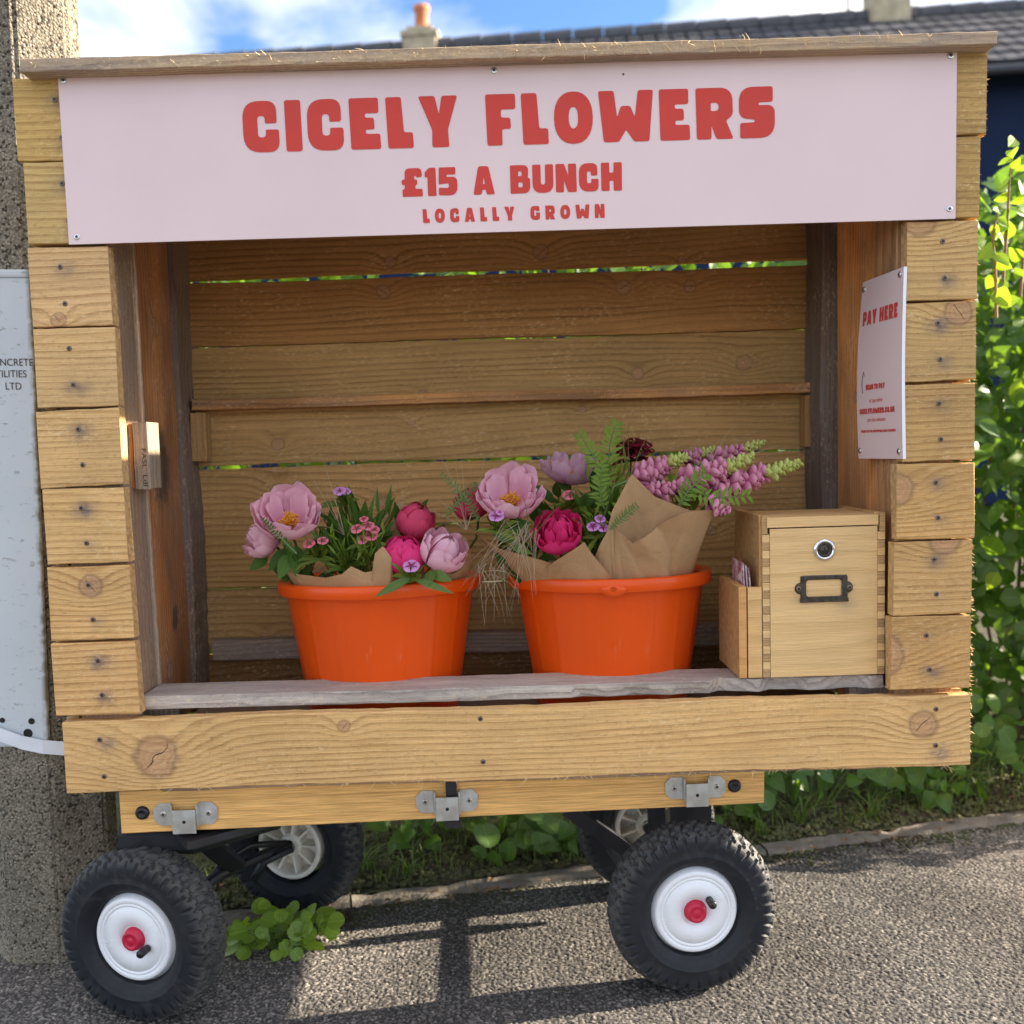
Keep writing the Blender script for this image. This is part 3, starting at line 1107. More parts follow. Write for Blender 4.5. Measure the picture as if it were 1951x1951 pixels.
# floor boards and ledge
for k, yc in enumerate((0.165, 0.262, 0.359)):
    plank('floor_board', stall, 0.0, yc, 0.437, 1.19, 0.092, 0.021, 'grey', 650 + k, axis='flat', tint=(0.7, 0.62, 0.55))
plank('ledge', stall, -0.001, 0.069, 0.5265, 1.196, 0.086, 0.0215, 'grey', 660, axis='flat', tint=(1.12, 1.2, 1.33), rough=0.0014, rot=-0.003)
_lg = D.objects['ledge']
for _v in _lg.data.vertices:          # the front arris has torn away toward the right end
    if _v.co.z > 0.02 and _v.co.x > 0.335 + 0.02 * math.sin(_v.co.x * 90):
        _v.co.z -= 0.013 + 0.006 * math.sin(_v.co.x * 61) + 0.003 * math.sin(_v.co.x * 170)
    elif _v.co.z > 0.02 and _v.co.x > 0.1 and _v.co.y < 0:
        _v.co.z -= 0.004 + 0.003 * math.sin(_v.co.x * 70)
plank('bearer', stall, 0.012, 0.0335, 0.4215, 1.17, 0.075, 0.020, 'grey', 661, tint=(1.0, 0.75, 0.6))
plank('bearer', stall, -0.25, 0.26, 0.40, 0.36, 0.05, 0.045, 'post', 662, axis='y')
plank('bearer', stall, 0.08, 0.26, 0.49, 0.10, 0.085, 0.045, 'post', 663, axis='y', tint=(0.8, 0.6, 0.5))
# ledge supports standing at the sides, under the ledge ends
for sgn in (-1, 1):
    plank('cleat', stall, sgn * 0.585, 0.068, 0.480, 0.07, 0.07, 0.03, 'grey', 670 + sgn, axis='zf', tint=(0.6, 0.5, 0.45))
# roof boards, the front one with a torn edge
for k in range(5):
    yc = -0.03 + 0.0475 + k * 0.1005
    plank('roof_board', stall, 0.021 if k == 0 else 0.018, yc, 1.4965 + k * 0.0005, 1.428 - k * 0.002, 0.096, 0.0185, 'grey', 700 + k, axis='flat', tint=(1.15, 1.0, 0.78), rough=0.0015)


def build_splinters():
    rs = random.Random(31)
    mb = MB()

    def sp(p, d, ln, w_):
        p, d = Vector(p), Vector(d).normalized()
        side = Vector((rs.uniform(-1, 1), rs.uniform(-1, 1), rs.uniform(-.3, .3)))
        cur = Vector((rs.uniform(-1, 1), rs.uniform(-1, .2), rs.uniform(-1, .6))) * 0.6
        pts = [p + d * ln * t + cur * ln * t * t for t in (0, .35, .7, 1)]
        mb.tube(pts, [w_, w_ * .9, w_ * .6, w_ * .15], 3, False)
    for k in range(360):
        t = rs.random()
        x = -0.69 + 1.4 * t
        dens = 0.25 + 0.75 * math.exp(-((x - 0.15) / 0.33) ** 2)
        if rs.random() > dens: continue
        sp((x, -0.0305 + rs.uniform(-.001, .001), 1.495 + rs.uniform(-0.008, 0.0095)), (rs.uniform(-1, 1), -0.6, rs.uniform(-0.8, 1.0)), rs.uniform(0.003, 0.012), rs.uniform(0.0002, 0.0006))
    for k in range(150):                       # top and bottom arris of the front board
        x = rs.uniform(-0.70, 0.70) if k % 3 else rs.uniform(0.1, 0.55)
        top = k % 2 == 0
        sp((x, -0.0005, 0.509 if top else 0.396), (rs.uniform(-1, 1), -0.3, rs.uniform(0.0, 0.7) if top else rs.uniform(-.8, 0.1)), rs.uniform(0.003, 0.014), rs.uniform(0.0002, 0.0005))
    for k in range(620):                       # sawn ends of the right column
        z = rs.uniform(0.40, 1.48)
        sp((0.7225 + 0.013 * (z > 1.365) + .003 * (1.17 < z < 1.365), rs.uniform(0.0, 0.02), z), (0.8, -0.4, rs.uniform(-1, 1)), rs.uniform(0.001, 0.0055), rs.uniform(0.0004, 0.0009))
    for k in range(300):                       # inner ends of the left column
        z = rs.uniform(0.52, 1.24)
        sp((-0.594, rs.uniform(0.0, 0.02), z), (0.8, -0.4, rs.uniform(-1, 1)), rs.uniform(0.001, 0.004), rs.uniform(0.0003, 0.0005))
    for k in range(90):                        # lath edge
        x = rs.uniform(-0.6, 0.6)
        sp((x, 0.377, 1.007 + rs.uniform(0, 0.02)), (rs.uniform(-1, 1), -0.6, rs.uniform(-1, 0.4)), rs.uniform(0.002, 0.008), 0.0003)
    o = mb.obj('splinters', M['splinter'], stall)
    o['kind'] = 'stuff'


build_splinters()


# ------------------------------------------------------------------ lettering
def rounded(pts, n=4):
    out = []
    m = len(pts)
    for i in range(m):
        p = pts[i]
        r = p[2] if len(p) > 2 else 0.05
        a, b, c = Vector(pts[i - 1][:2]), Vector(p[:2]), Vector(pts[(i + 1) % m][:2])
        d1, d2 = (a - b), (c - b)
        l1, l2 = d1.length, d2.length
        r_ = min(r, l1 * 0.49, l2 * 0.49)
        d1.normalize()
        d2.normalize()
        p0, p1 = b + d1 * r_, b + d2 * r_
        k = n if r < 0.12 else n * 2
        for j in range(k + 1):
            t = j / k
            out.append((p0 * (1 - t) ** 2 + b * 2 * t * (1 - t) + p1 * t * t))
    return [(q.x, q.y) for q in out]


def ell(cx, cy, rx, ry, n=28, pw=2.3):
    o = []
    for k in range(n):
        a = 2 * pi * k / n
        c, s = math.cos(a), math.sin(a)
        o.append((cx + rx * math.copysign(abs(c) ** (2 / pw), c), cy + ry * math.copysign(abs(s) ** (2 / pw), s)))
    return o


GL = {
    'C': (.74, [[(0, 0, .36), (.73, 0, .28), (.73, .44, .05), (.46, .44, .03), (.46, .29, .08), (.30, .29, .09), (.30, .71, .09), (.45, .71, .08), (.45, .56, .03), (.69, .56, .05), (.69, 1, .28), (0, 1, .36)]]),
    'G': (.76, [[(0, 0, .36), (.75, 0, .22), (.75, .52, .05), (.44, .52, .03), (.44, .36, .03), (.49, .34, .02), (.47, .28, .05), (.30, .28, .09), (.30, .71, .09), (.46, .71, .06), (.46, .62, .03), (.72, .62, .05), (.72, 1, .28), (0, 1, .36)]]),
    'I': (.34, [[(.01, 0), (.34, 0), (.33, 1), (0, 1)]]),
    'E': (.63, [[(.02, 0), (.63, 0), (.62, .30), (.33, .30), (.33, .385), (.51, .385), (.50, .615), (.32, .615), (.32, .70), (.60, .70), (.60, 1), (0, 1)]]),
    'L': (.55, [[(.03, 0), (.55, 0), (.54, .31), (.36, .31), (.32, 1), (0, 1)]]),
    'Y': (.80, [[(.26, 0), (.61, 0), (.59, .34), (.80, 1), (.48, 1), (.415, .64), (.34, 1), (0, 1), (.27, .34)]]),
    'F': (.61, [[(.02, 0), (.33, 0), (.33, .32), (.51, .32), (.50, .54), (.31, .54), (.31, .70), (.61, .70), (.61, 1), (0, 1)]]),
    'O': (.79, [ell(.395, .5, .395, .51), ell(.395, .5, .095, .21)[::-1]]),
    'W': (1.12, [[(.10, 0), (.41, 0), (.56, .24), (.72, 0), (1.03, 0), (1.12, 1), (.81, 1), (.74, .48), (.65, .70), (.46, .70), (.38, .48), (.32, 1), (0, 1)]]),
    'R': (.77, [[(.02, 0), (.32, 0), (.32, .27), (.42, 0), (.77, 0), (.62, .36, .04), (.76, .46, .12), (.75, 1, .32), (0, 1)], [(.31, .55, .03), (.31, .71, .03), (.47, .71, .08), (.47, .55, .08)]]),
    'S': (.73, [[(.02, 0), (.73, 0, .32), (.73, .64, .22), (.40, .64, .08), (.40, .69, .03), (.69, .70), (.69, 1), (0, 1, .32), (0, .40, .24), (.32, .36, .05), (.32, .31, .03), (.02, .30)]]),
    'A': (.80, [[(0, 0), (.30, 0), (.34, .17, .02), (.46, .17, .02), (.50, 0), (.80, 0), (.58, 1, .08), (.20, 1, .08)], [(.36, .37, .01), (.40, .62, .01), (.44, .37, .01)]]),
    'B': (.74, [[(0, 0), (.74, 0, .26), (.74, .53, .16), (.66, .53, .03), (.69, 1, .26), (0, 1)], [(.30, .22, .02), (.30, .39, .02), (.46, .39, .06), (.46, .22, .06)], [(.30, .61, .02), (.30, .78, .02), (.43, .78, .06), (.43, .61, .06)]]),
    'U': (.78, [[(0, 0, .34), (.78, 0, .34), (.78, 1), (.48, 1), (.47, .29, .08), (.31, .29, .08), (.31, 1), (0, 1)]]),
    'N': (.78, [[(0, 0), (.30, 0), (.30, .42, .02), (.45, 0), (.78, 0), (.77, 1), (.47, 1), (.47, .58, .02), (.32, 1), (0, 1)]]),
    'H': (.78, [[(0, 0), (.31, 0), (.31, .36), (.46, .36), (.46, 0), (.77, 0), (.78, 1), (.47, 1), (.46, .64), (.31, .64), (.31, 1), (0, 1)]]),
    'P': (.72, [[(0, 0), (.32, 0), (.32, .30), (.72, .30, .26), (.72, 1, .30), (0, 1)], [(.31, .54, .03), (.31, .74, .03), (.45, .74, .07), (.45, .54, .07)]]),
    'T': (.70, [[(.19, 0), (.51, 0), (.51, .69), (.70, .69), (.70, 1), (0, 1), (0, .69), (.19, .69)]]),
    'K': (.78, [[(0, 0), (.31, 0), (.31, .30, .02), (.44, 0), (.78, 0), (.58, .50), (.77, 1), (.45, 1), (.31, .70, .02), (.31, 1), (0, 1)]]),
    'M': (1.0, [[(0, 0), (.28, 0), (.30, .5, .02), (.5, .2), (.70, .5, .02), (.72, 0), (1.0, 0), (.95, 1), (.66, 1), (.5, .66), (.34, 1), (.05, 1)]]),
    '1': (.42, [[(.10, 0), (.42, 0), (.41, 1), (.16, 1), (0, .84), (0, .66), (.10, .68)]]),
    '5': (.70, [[(.0, .02), (.70, 0, .34), (.70, .66, .26), (.30, .66, .02), (.30, .74), (.64, .74), (.64, 1), (.02, 1), (.0, .40), (.38, .44, .06), (.38, .27, .06), (.0, .29)]]),
    '£': (.78, [[(.02, 0), (.78, 0), (.77, .27), (.50, .27), (.52, .42), (.58, .42), (.58, .60), (.48, .60, .02), (.47, .72, .05), (.54, .74, .04), (.56, .66), (.77, .70), (.74, 1, .22), (.12, 1, .30), (.12, .60), (0, .60), (0, .42), (.12, .42), (.10, .27), (.02, .25)]]),
    '.': (.26, [[(0, 0), (.26, 0), (.26, .26), (0, .26)]]),
}
_txt = {}


def glyph_mesh(ch):
    """flat 2-D outline of a chunky rounded capital, unit height"""
    if ch in _txt: return _txt[ch]
    cu = D.curves.new('letter', 'CURVE')
    cu.dimensions = '2D'
    cu.fill_mode = 'BOTH'
    for loop in GL[ch][1]:
        pts = loop if len(loop) > 24 else rounded(loop)
        sp = cu.splines.new('POLY')
        sp.points.add(len(pts) - 1)
        for i, (x, y) in enumerate(pts): sp.points[i].co = (x, y, 0, 1)
        sp.use_cyclic_u = True
    _txt[ch] = from_curve(cu)
    return _txt[ch]


def from_curve(cu):
    o = D.objects.new('tmp', cu)
    C.objects.link(o)
    dg = bpy.context.evaluated_depsgraph_get()
    dg.update()
    me = D.meshes.new_from_object(o.evaluated_get(dg))
    v = [tuple(p.co) for p in me.vertices]
    f = [tuple(p.vertices) for p in me.polygons]
    D.objects.remove(o)
    D.curves.remove(cu)
    D.meshes.remove(me)
    return v, f


def textw(s, sp, wsp): return sum((GL[c][0] + sp) if c != ' ' else wsp for c in s) - sp


def font_mesh(s, size=1.0):
    cu = D.curves.new('letter', 'FONT')
    cu.body = s
    cu.align_x = 'CENTER'
    cu.size = size
    return from_curve(cu)


# ------------------------------------------------------------------ the big sign
sx0, sx1, sz0, sz1 = -0.652, 0.689, 1.2450, 1.4935
sign = thing('sign_board', 'wide pale pink sign reading CICELY FLOWERS across the top of the stall', 'sign', ((sx0 + sx1) / 2, -0.003, (sz0 + sz1) / 2))
SF = -0.0045
mb = MB()
nxs = 60
vs, fs = [], []
for i in range(nxs + 1):
    x = sx0 + (sx1 - sx0) * i / nxs
    wv = 0.0006 * math.sin(i * 0.35) + 0.0004 * math.sin(i * 0.9)
    xl = x
    for (y, z) in ((SF, sz0), (SF, (sz0 + sz1) / 2), (SF, sz1), (SF + 0.003, sz1), (SF + 0.003, sz0)):
        vs.append((xl, y + wv * (0 if y > SF else 0), z))
for i in range(nxs):
    for k in range(5): fs.append((i * 5 + k, (i + 1) * 5 + k, (i + 1) * 5 + (k + 1) % 5, i * 5 + (k + 1) % 5))
fs += [(0, 1, 2, 3, 4), tuple(nxs * 5 + k for k in range(5))[::-1]]
mb.add(vs, fs).obj('panel', M['sign'], sign)


def letters(s, parent, u0, u1, vb, hgt, fn, mat, sp=0.12, wsp=0.42, wob=0.0):
    """lay capitals between u0 and u1 on the surface fn(u, v) -> world"""
    tw = textw(s, sp, wsp)
    k = (u1 - u0) / tw
    u = u0
    for c in s:
        if c == ' ':
            u += wsp * k
            continue
        v, f = glyph_mesh(c)
        m_ = MB().add([fn(u + p[0] * k, vb + p[1] * hgt) for p in v], f)
        m_.obj('letter', mat, parent)
        u += (GL[c][0] + sp) * k


def on_sign(u, v): return Vector((u, SF - 0.0006, v))


def sgn_px(u0, v0): return at(u0, v0, SF)


a, b_ = sgn_px(461, 290), sgn_px(1462, 262)
t1 = sgn_px(461, 193)
letters('CICELY FLOWERS', sign, a.x, b_.x, (a.z + b_.z) / 2 + 0.0015, 0.0745, on_sign, M['red'], sp=0.115, wsp=0.45)
a, b_ = sgn_px(759, 375), sgn_px(1174, 360)
letters('£15 A BUNCH', sign, a.x, b_.x, (a.z + b_.z) / 2 + 0.0015, 0.0415, on_sign, M['red'], sp=0.09, wsp=0.50)
a, b_ = sgn_px(798, 421), sgn_px(1141, 411)
letters('LOCALLY GROWN', sign, a.x, b_.x, (a.z + b_.z) / 2, 0.0205, on_sign, M['red'], sp=0.42, wsp=0.85)
for (u, v) in ((120, 152), (145, 447), (932, 133), (1793, 105), (1791, 394)):
    p = sgn_px(u, v)
    screw(sign, p.x, SF - 0.0004, p.z, SCREW_B)
p = sgn_px(1176, 140)
MB().lathe([(0.0001, 0.0008), (0.0014, 0.0006), (0.0018, 0)], 8, Matrix.Translation((p.x, SF, p.z)) @ Matrix.Rotation(pi / 2, 4, 'X')).obj('speck', M['darkprint'], sign)

# ------------------------------------------------------------------ pay here sign on the right post
PS = [at(1628, 533, 0.128), at(1705, 503, -0.004), at(1703, 866, -0.004), at(1620, 865, 0.128)]   # far top, near top, near bottom, far bottom


def on_pay(u, v, off=0.0):
    """u 0 far .. 1 near, v 0 bottom .. 1 top"""
    t = PS[0].lerp(PS[1], u)
    b0 = PS[3].lerp(PS[2], u)
    p = b0.lerp(t, v)
    return p + Vector((-0.006 * math.sin(pi * v) * (1 - u * 0.6) - off, -off * 0.2, 0))


pay = thing('pay_sign', 'small pink PAY HERE notice on the right hand post of the stall', 'sign', on_pay(0.5, 0.5))
mb = MB()
n, m_ = 8, 14
vs, fs, uvs = [], [], []
for lay in (0, 1):
    for j in range(m_ + 1):
        for i in range(n + 1):
            p = on_pay(i / n, j / m_)
            vs.append(p + (Vector((0.005, 0.0012, 0)) if lay else Vector((0, 0, 0))))
            uvs.append((i / n, j / m_))
w_ = n + 1
for j in range(m_):
    for i in range(n):
        q = j * w_ + i
        fs.append((q, q + w_, q + w_ + 1, q + 1))
        q2 = q + w_ * (m_ + 1)
        fs.append((q2, q2 + 1, q2 + w_ + 1, q2 + w_))
mb.add(vs, fs, uvs).obj('panel', M['sign'], pay)
mb = MB()
for j in range(m_):
    p0, p1 = on_pay(1, j / m_), on_pay(1, (j + 1) / m_)
    o_ = Vector((0.0056, 0.0012, 0))
    k = Vector((0, -0.0006, 0))
    mb.add([p0 + k, p0 + o_ + k, p1 + o_ + k, p1 + k], [(0, 1, 2, 3)])
mb.obj('board_edge', M['foamedge'], pay)
fp = lambda u, v: on_pay(u, v, 0.0008)
letters('PAY HERE', pay, 0.09, 0.90, 0.748, 0.078, fp, M['red'], sp=0.14, wsp=0.45)
letters('SCAN TO PAY', pay, 0.22, 0.65, 0.385, 0.030, fp, M['red'], sp=0.06, wsp=0.35)
letters('CICELYFLOWERS.CO.UK', pay, 0.07, 0.86, 0.252, 0.030, fp, M['red'], sp=0.10, wsp=0.35)
letters('THANK YOU FOR SUPPORTING LOCAL FLOWERS', pay, 0.09, 0.87, 0.147, 0.014, fp, M['red'], sp=0.10, wsp=0.4)
for s, v, sz in (('or pay online', 0.315, 0.032), ('cash also welcome', 0.208, 0.032)):
    vv, ff = font_mesh(s)
    wd = max(p[0] for p in vv) - min(p[0] for p in vv)
    k = (0.30 if 'or' in s else 0.42) / wd
    MB().add([fp(0.45 + p[0] * k, v + p[1] * sz) for p in vv], ff).obj('small_print', M['red'], pay)
arrow = [fp(0.15 + 0.06 * math.cos(2.2 + t * 1.6) - 0.0, 0.38 + 0.13 * t) for t in [i / 9 for i in range(10)]]
arrow = [fp(0.20 - 0.07 * math.sin(pi * (0.25 + 0.6 * i / 9)), 0.37 + 0.12 * i / 9) for i in range(10)]
mb = MB().tube(arrow, 0.0004, 4)
mb.tube([arrow[-1] + Vector((0, 0.004, -0.008)), arrow[-1], arrow[-1] + Vector((0, -0.004, -0.008))], 0.0004, 4)
mb.obj('arrow', M['darkprint'], pay)
for (u, v) in ((0.06, 0.955), (0.93, 0.965), (0.05, 0.045), (0.93, 0.04)):
    p = on_pay(u, v, 0.0015)
    screw(pay, p.x, p.y, p.z, SCREW_B, Euler((0, -pi / 2, 0)))

# stamp on the block
vv, ff = font_mesh('FASL  Ldl')
wd = max(p[0] for p in vv) - min(p[0] for p in vv)
MB().add([(-0.5745 - 0.0005, 0.0585 - 0.0005, 0) for _ in ()], []) if False else None
k = 0.060 / wd
mbs = MB().add([(_bx[2] - 0.011 + p[1] * 0.010, 0.0593, _bz - 0.018 - p[0] * k) for p in vv], [f[::-1] for f in ff])
mbs.obj('ink_stamp', M['darkprint'], stall)


# ------------------------------------------------------------------ garden wagon
WY = R(3.0)
wagon = thing('garden_wagon', 'four wheeled garden wagon with oiled timber sides carrying the flower stall', 'wagon', (-0.11, 0.2, 0))
deckL, deckR = Vector((-0.645, 0.026, 0)), Vector((0.415, 0.026 + 1.06 * math.tan(WY), 0))
dc = (deckL + deckR) / 2
DL = (deckR - deckL).length
bd = plank('side_board', wagon, dc.x, dc.y + 0.011, 0.3475, DL, 0.071, 0.022, 'deck', 801, yaw=WY, rot=-0.0022, tint=(1.04, 1.0, 0.95), rough=0.0004)
plank('side_board', wagon, dc.x - 0.02, dc.y + 0.43, 0.3475, DL, 0.071, 0.022, 'deck', 802, yaw=WY, rough=0.0004)
dv = (deckR - deckL).normalized()
nv = Vector((dv.y, -dv.x, 0))


def onboard(s, z, out=0.0): return deckL + dv * s + nv * out + Vector((0, 0, z))


mb = MB()
mb.bar(onboard(0.03, 0.318, -0.06), onboard(DL - 0.03, 0.318, -0.06), 0.03, 0.02)
mb.bar(onboard(0.03, 0.318, -0.38), onboard(DL - 0.03, 0.318, -0.38), 0.03, 0.02)
for s in (0.03, 0.3, 0.6, DL - 0.03):
    mb.bar(onboard(s, 0.318, -0.03), onboard(s, 0.318, -0.42), 0.03, 0.018)
mb.bar(onboard(0.0, 0.34, -0.03), onboard(0.0, 0.34, -0.42), 0.012, 0.06)
mb.bar(onboard(DL, 0.34, -0.03), onboard(DL, 0.34, -0.42), 0.012, 0.06)
mb.obj('chassis', M['frame'], wagon)
MB().add([onboard(0.02, 0.332, -0.03), onboard(DL - 0.02, 0.332, -0.03), onboard(DL - 0.02, 0.332, -0.42), onboard(0.02, 0.332, -0.42)], [(0, 1, 2, 3)]).obj('deck_sheet', M['frame'], wagon)


def bracket(s, z, tilt=0.0):
    """galvanised omega bracket: two clipped ears and a stepped-out middle"""
    th = 0.0022
    prof = [(-0.051, 0), (-0.0215, 0), (-0.0185, 0.013), (0.0185, 0.013), (0.0215, 0), (0.051, 0)]
    hz = [0.0195, 0.0195, 0.0205, 0.0205, 0.0195, 0.0195]
    lo = [-0.0175, -0.0175, -0.030, -0.030, -0.0175, -0.0175]
    up = [0.0195, 0.0195, 0.0105, 0.0105, 0.0195, 0.0195]
    ear = [(-0.051, -0.008), (-0.042, -0.0175), (-0.0215, -0.0175), (-0.0215, 0.0195), (-0.042, 0.0195), (-0.051, 0.010)]
    mbk = MB()
    P = lambda x, z_, o: onboard(s + x, z + z_ + x * tilt, o)
    for sg in (-1, 1):
        e_ = [(sg * -x, z_) for x, z_ in ear]
        if sg > 0: e_ = e_[::-1]
        n_ = len(e_)
        vs = [P(x, z_, 0.0008) for x, z_ in e_] + [P(x, z_, 0.0008 + th) for x, z_ in e_]
        fs = [tuple(range(n_))[::-1], tuple(range(n_, 2 * n_))] + [(i, (i + 1) % n_, n_ + (i + 1) % n_, n_ + i) for i in range(n_)]
        mbk.add(vs, fs)
    def strip(x0, o0, x1, o1, zl, zu):
        d = Vector((x1 - x0, o1 - o0, 0)).normalized()
        n2 = Vector((-d.y, d.x, 0))
        vs = []
        for (x, o) in ((x0, o0), (x1, o1)):
            for k_ in (0, th):
                for zz in (zl, zu):
                    vs.append(P(x + n2.x * k_, zz, o + n2.y * k_))
        mbk.add(vs, [(0, 1, 5, 4), (2, 6, 7, 3), (0, 2, 3, 1), (4, 5, 7, 6), (0, 4, 6, 2), (1, 3, 7, 5)])
    strip(-0.0215, 0.0008, -0.0190, 0.013, -0.0175, 0.0195)
    strip(0.0190, 0.013, 0.0215, 0.0008, -0.0175, 0.0195)
    strip(-0.0185, 0.0132, 0.0185, 0.0132, -0.0275, 0.0115)
    o = mbk.obj('bracket', M['galv'], wagon, origin=P(0, 0, 0))
    rz = Euler((pi / 2, 0, WY))
    for x in (-0.036, 0.036):
        q = P(x, 0.001, 0.0008 + th)
        screw(o, q.x, q.y, q.z, SCREW_B, rz)
    q = P(0.0, -0.008, 0.0134 + th)
    MB().lathe([(0.0001, 0.0005), (0.0026, 0.0004), (0.003, 0.0)], 12, Matrix.Translation(q) @ rz.to_matrix().to_4x4()).obj('bolt_hole', M['slot'], o)


sc = lambda u: (at(u, 1520, 0.03).x - deckL.x) / dv.x
bracket(sc(350), at(350, 1536, 0.03).z, -0.02)
bracket(sc(842) , at(842, 1513, 0.05).z, -0.01)
bracket(sc(1322), at(1322, 1492, 0.07).z + 0.004, -0.01)
for u, v in ((269, 1535), (1399, 1484)):
    yy = 0.028 if u < 500 else 0.078
    q = at(u, v, yy - 0.004)
    mt = Matrix.Translation(onboard(sc(u), q.z, 0.0005)) @ Euler((pi / 2, 0, WY)).to_matrix().to_4x4()
    MB().lathe([(0.0001, 0.0035), (0.004, 0.0035), (0.0042, 0.0055), (0.008, 0.005), (0.0105, 0.003), (0.0115, 0)], 20, mt).obj('bolt', M['black'], wagon, smooth=True)
# black buckle strap behind the middle bracket
mb = MB()
s = sc(846)
zz = at(846, 1515, 0.05).z
mb.box((-0.009, -0.008, -0.036), (0.009, -0.001, 0.036))
mb.box((-0.013, -0.012, -0.040), (0.015, -0.001, -0.028))
mb.v = [tuple(onboard(s + p[0] + 0.004, zz + p[2], -p[1])) for p in mb.v]
mb.obj('buckle', M['black'], wagon)


# ---- wheels
def tyre_mesh():
    na, ns = 300, 46
    rc, hh, hw = 0.1045, 0.0375, 0.0415
    ph = np.linspace(-150, 150, ns) * pi / 180
    an = np.linspace(0, 2 * pi, na, endpoint=False)
    A, P_ = np.meshgrid(an, ph, indexing='ij')
    s = np.sign(np.sin(P_)) * np.abs(np.sin(P_)) ** 0.85
    xw = hw * s * np.where(np.abs(P_) > pi / 2, np.abs(np.sin(P_)) * 0.25 + 0.75, 1)
    rr = rc + hh * np.sign(np.cos(P_)) * np.abs(np.cos(P_)) ** 0.8
    deg = np.abs(P_) * 180 / pi
    N = 42
    zig = np.abs(((P_ * 180 / pi) / 22) % 2 - 1)
    sh = np.where(P_ > 0, 0.5, 0.0)
    u = (A * N / (2 * pi) + 0.45 * zig + sh) % 1
    lat = np.abs(deg - 26 - 5 * np.sign(np.sin(A * N)))
    block = np.clip((np.abs(u - 0.5) * -1 + 0.42) / 0.06, 0, 1) * np.clip((lat - 3.5) / 2.5, 0, 1)
    u2 = (A * N / (2 * pi) + sh) % 1
    shoulder = np.clip((0.40 - np.abs(u2 - 0.5)) / 0.05, 0, 1)
    u3 = (A * N / pi + sh) % 1
    fade = np.clip((80 - deg) / 22, 0, 1)
    tread = np.where(deg < 46, block, shoulder * fade)
    tread = np.where(deg > 92, 0, tread)
    hgt = 0.0046 * tread * np.where(deg < 46, 1, 0.85)
    ridge = 0.0012 * np.exp(-((deg - 98) / 3.5) ** 2) + 0.001 * np.exp(-((deg - 138) / 3) ** 2)
    hgt = hgt + ridge - 0.0035
    R_ = rr + hgt * np.cos(P_)
    X_ = xw + hgt * np.sin(P_)
    co = np.stack([R_ * np.cos(A), R_ * np.sin(A), X_], -1).reshape(-1, 3)
    mb = MB()
    fs = []
    for i in range(na):
        for j in range(ns - 1):
            fs.append((i * ns + j, ((i + 1) % na) * ns + j, ((i + 1) % na) * ns + j + 1, i * ns + j + 1))
    mb.add(co.tolist(), fs)
    me = mb.mesh('tyre', M['rubber'], False)
    return me


TYRE = tyre_mesh()
RIM = MB().lathe([(0.0001, 0.024), (0.0205, 0.024), (0.0225, 0.0245), (0.0245, 0.0285), (0.0535, 0.0290), (0.0540, 0.0280), (0.0552, 0.0280), (0.0557, 0.0292), (0.0590, 0.0294), (0.0595, 0.0285), (0.0604, 0.0285), (0.061, 0.0296), (0.0670, 0.0292), (0.0695, 0.0272), (0.0702, 0.022), (0.0755, 0.0165), (0.0755, -0.03), (0.06, -0.032)], 72).mesh('rim', M['whiteplastic'], True)
CAP = MB().lathe([(0.0001, 0.040), (0.004, 0.040), (0.0045, 0.0393), (0.0085, 0.0393), (0.009, 0.0402), (0.012, 0.040), (0.0135, 0.0385), (0.0165, 0.026)], 28).mesh('hub_cap', M['hubred'], True)
VALVE = MB().lathe([(0.0001, 0.046), (0.0035, 0.0455), (0.0042, 0.044), (0.0042, 0.033), (0.0036, 0.0325), (0.004, 0.027)], 14).mesh('valve', M['black'], True)


def spoke_rim():
    mb = MB()
    mb.lathe([(0.0675, -0.03), (0.0675, 0.026), (0.064, 0.029), (0.0585, 0.028), (0.057, 0.022), (0.055, -0.03)], 56)
    mb.lathe([(0.022, -0.02), (0.024, 0.02), (0.020, 0.026), (0.013, 0.026), (0.012, -0.02)], 32)
    mb.lathe([(0.056, -0.012), (0.02, -0.012)], 40)
    for k in range(9):
        a = 2 * pi * k / 9
        c, s = math.cos(a), math.sin(a)
        mb.bar((c * 0.022, s * 0.022, 0.004), (c * 0.058, s * 0.058, 0.004), 0.004, 0.034)
    return mb.mesh('rim', M['dirtywhite'])


SPOKE = spoke_rim()
_tt = font_mesh('ALL TERRAIN')


def arc_text():
    v, f = _tt
    wd = max(p[0] for p in v)
    out = []
    for p in v:
        a = pi / 2 - 0.25 - p[0] / wd * 0.62
        r = 0.1085 + p[1] * 0.0085
        out.append((r * math.cos(a), r * math.sin(a), 0.0418))
    return MB().add(out, f).mesh('sidewall_lettering', M['rubber'])


ARC = arc_text()


def wheel(x, y, yawdeg, spin, face=True, z=0.1435, tilt=0.0):
    root = place('wheel', TYRE, wagon, (x, y, z))
    root.rotation_euler = (pi / 2 + tilt, 0, R(yawdeg))
    me = [('rim', RIM), ('hub_cap', CAP), ('valve', VALVE), ('sidewall_lettering', ARC)] if face else []
    for nme, m2 in me:
        o = D.objects.new(nme, m2)
        link_obj(o, root)
        if nme == 'hub_cap': o.scale = (1.2, 1.2, 0.9)
        if nme == 'valve': o.scale = (1.6, 1.6, 1.15)
        if nme == 'valve': o.location = (0.030 * math.cos(spin), 0.030 * math.sin(spin), 0)
        if nme == 'sidewall_lettering': o.location = (0, 0, 0.0)
    if not face:
        o = D.objects.new('rim', SPOKE)
        link_obj(o, root)
    return root


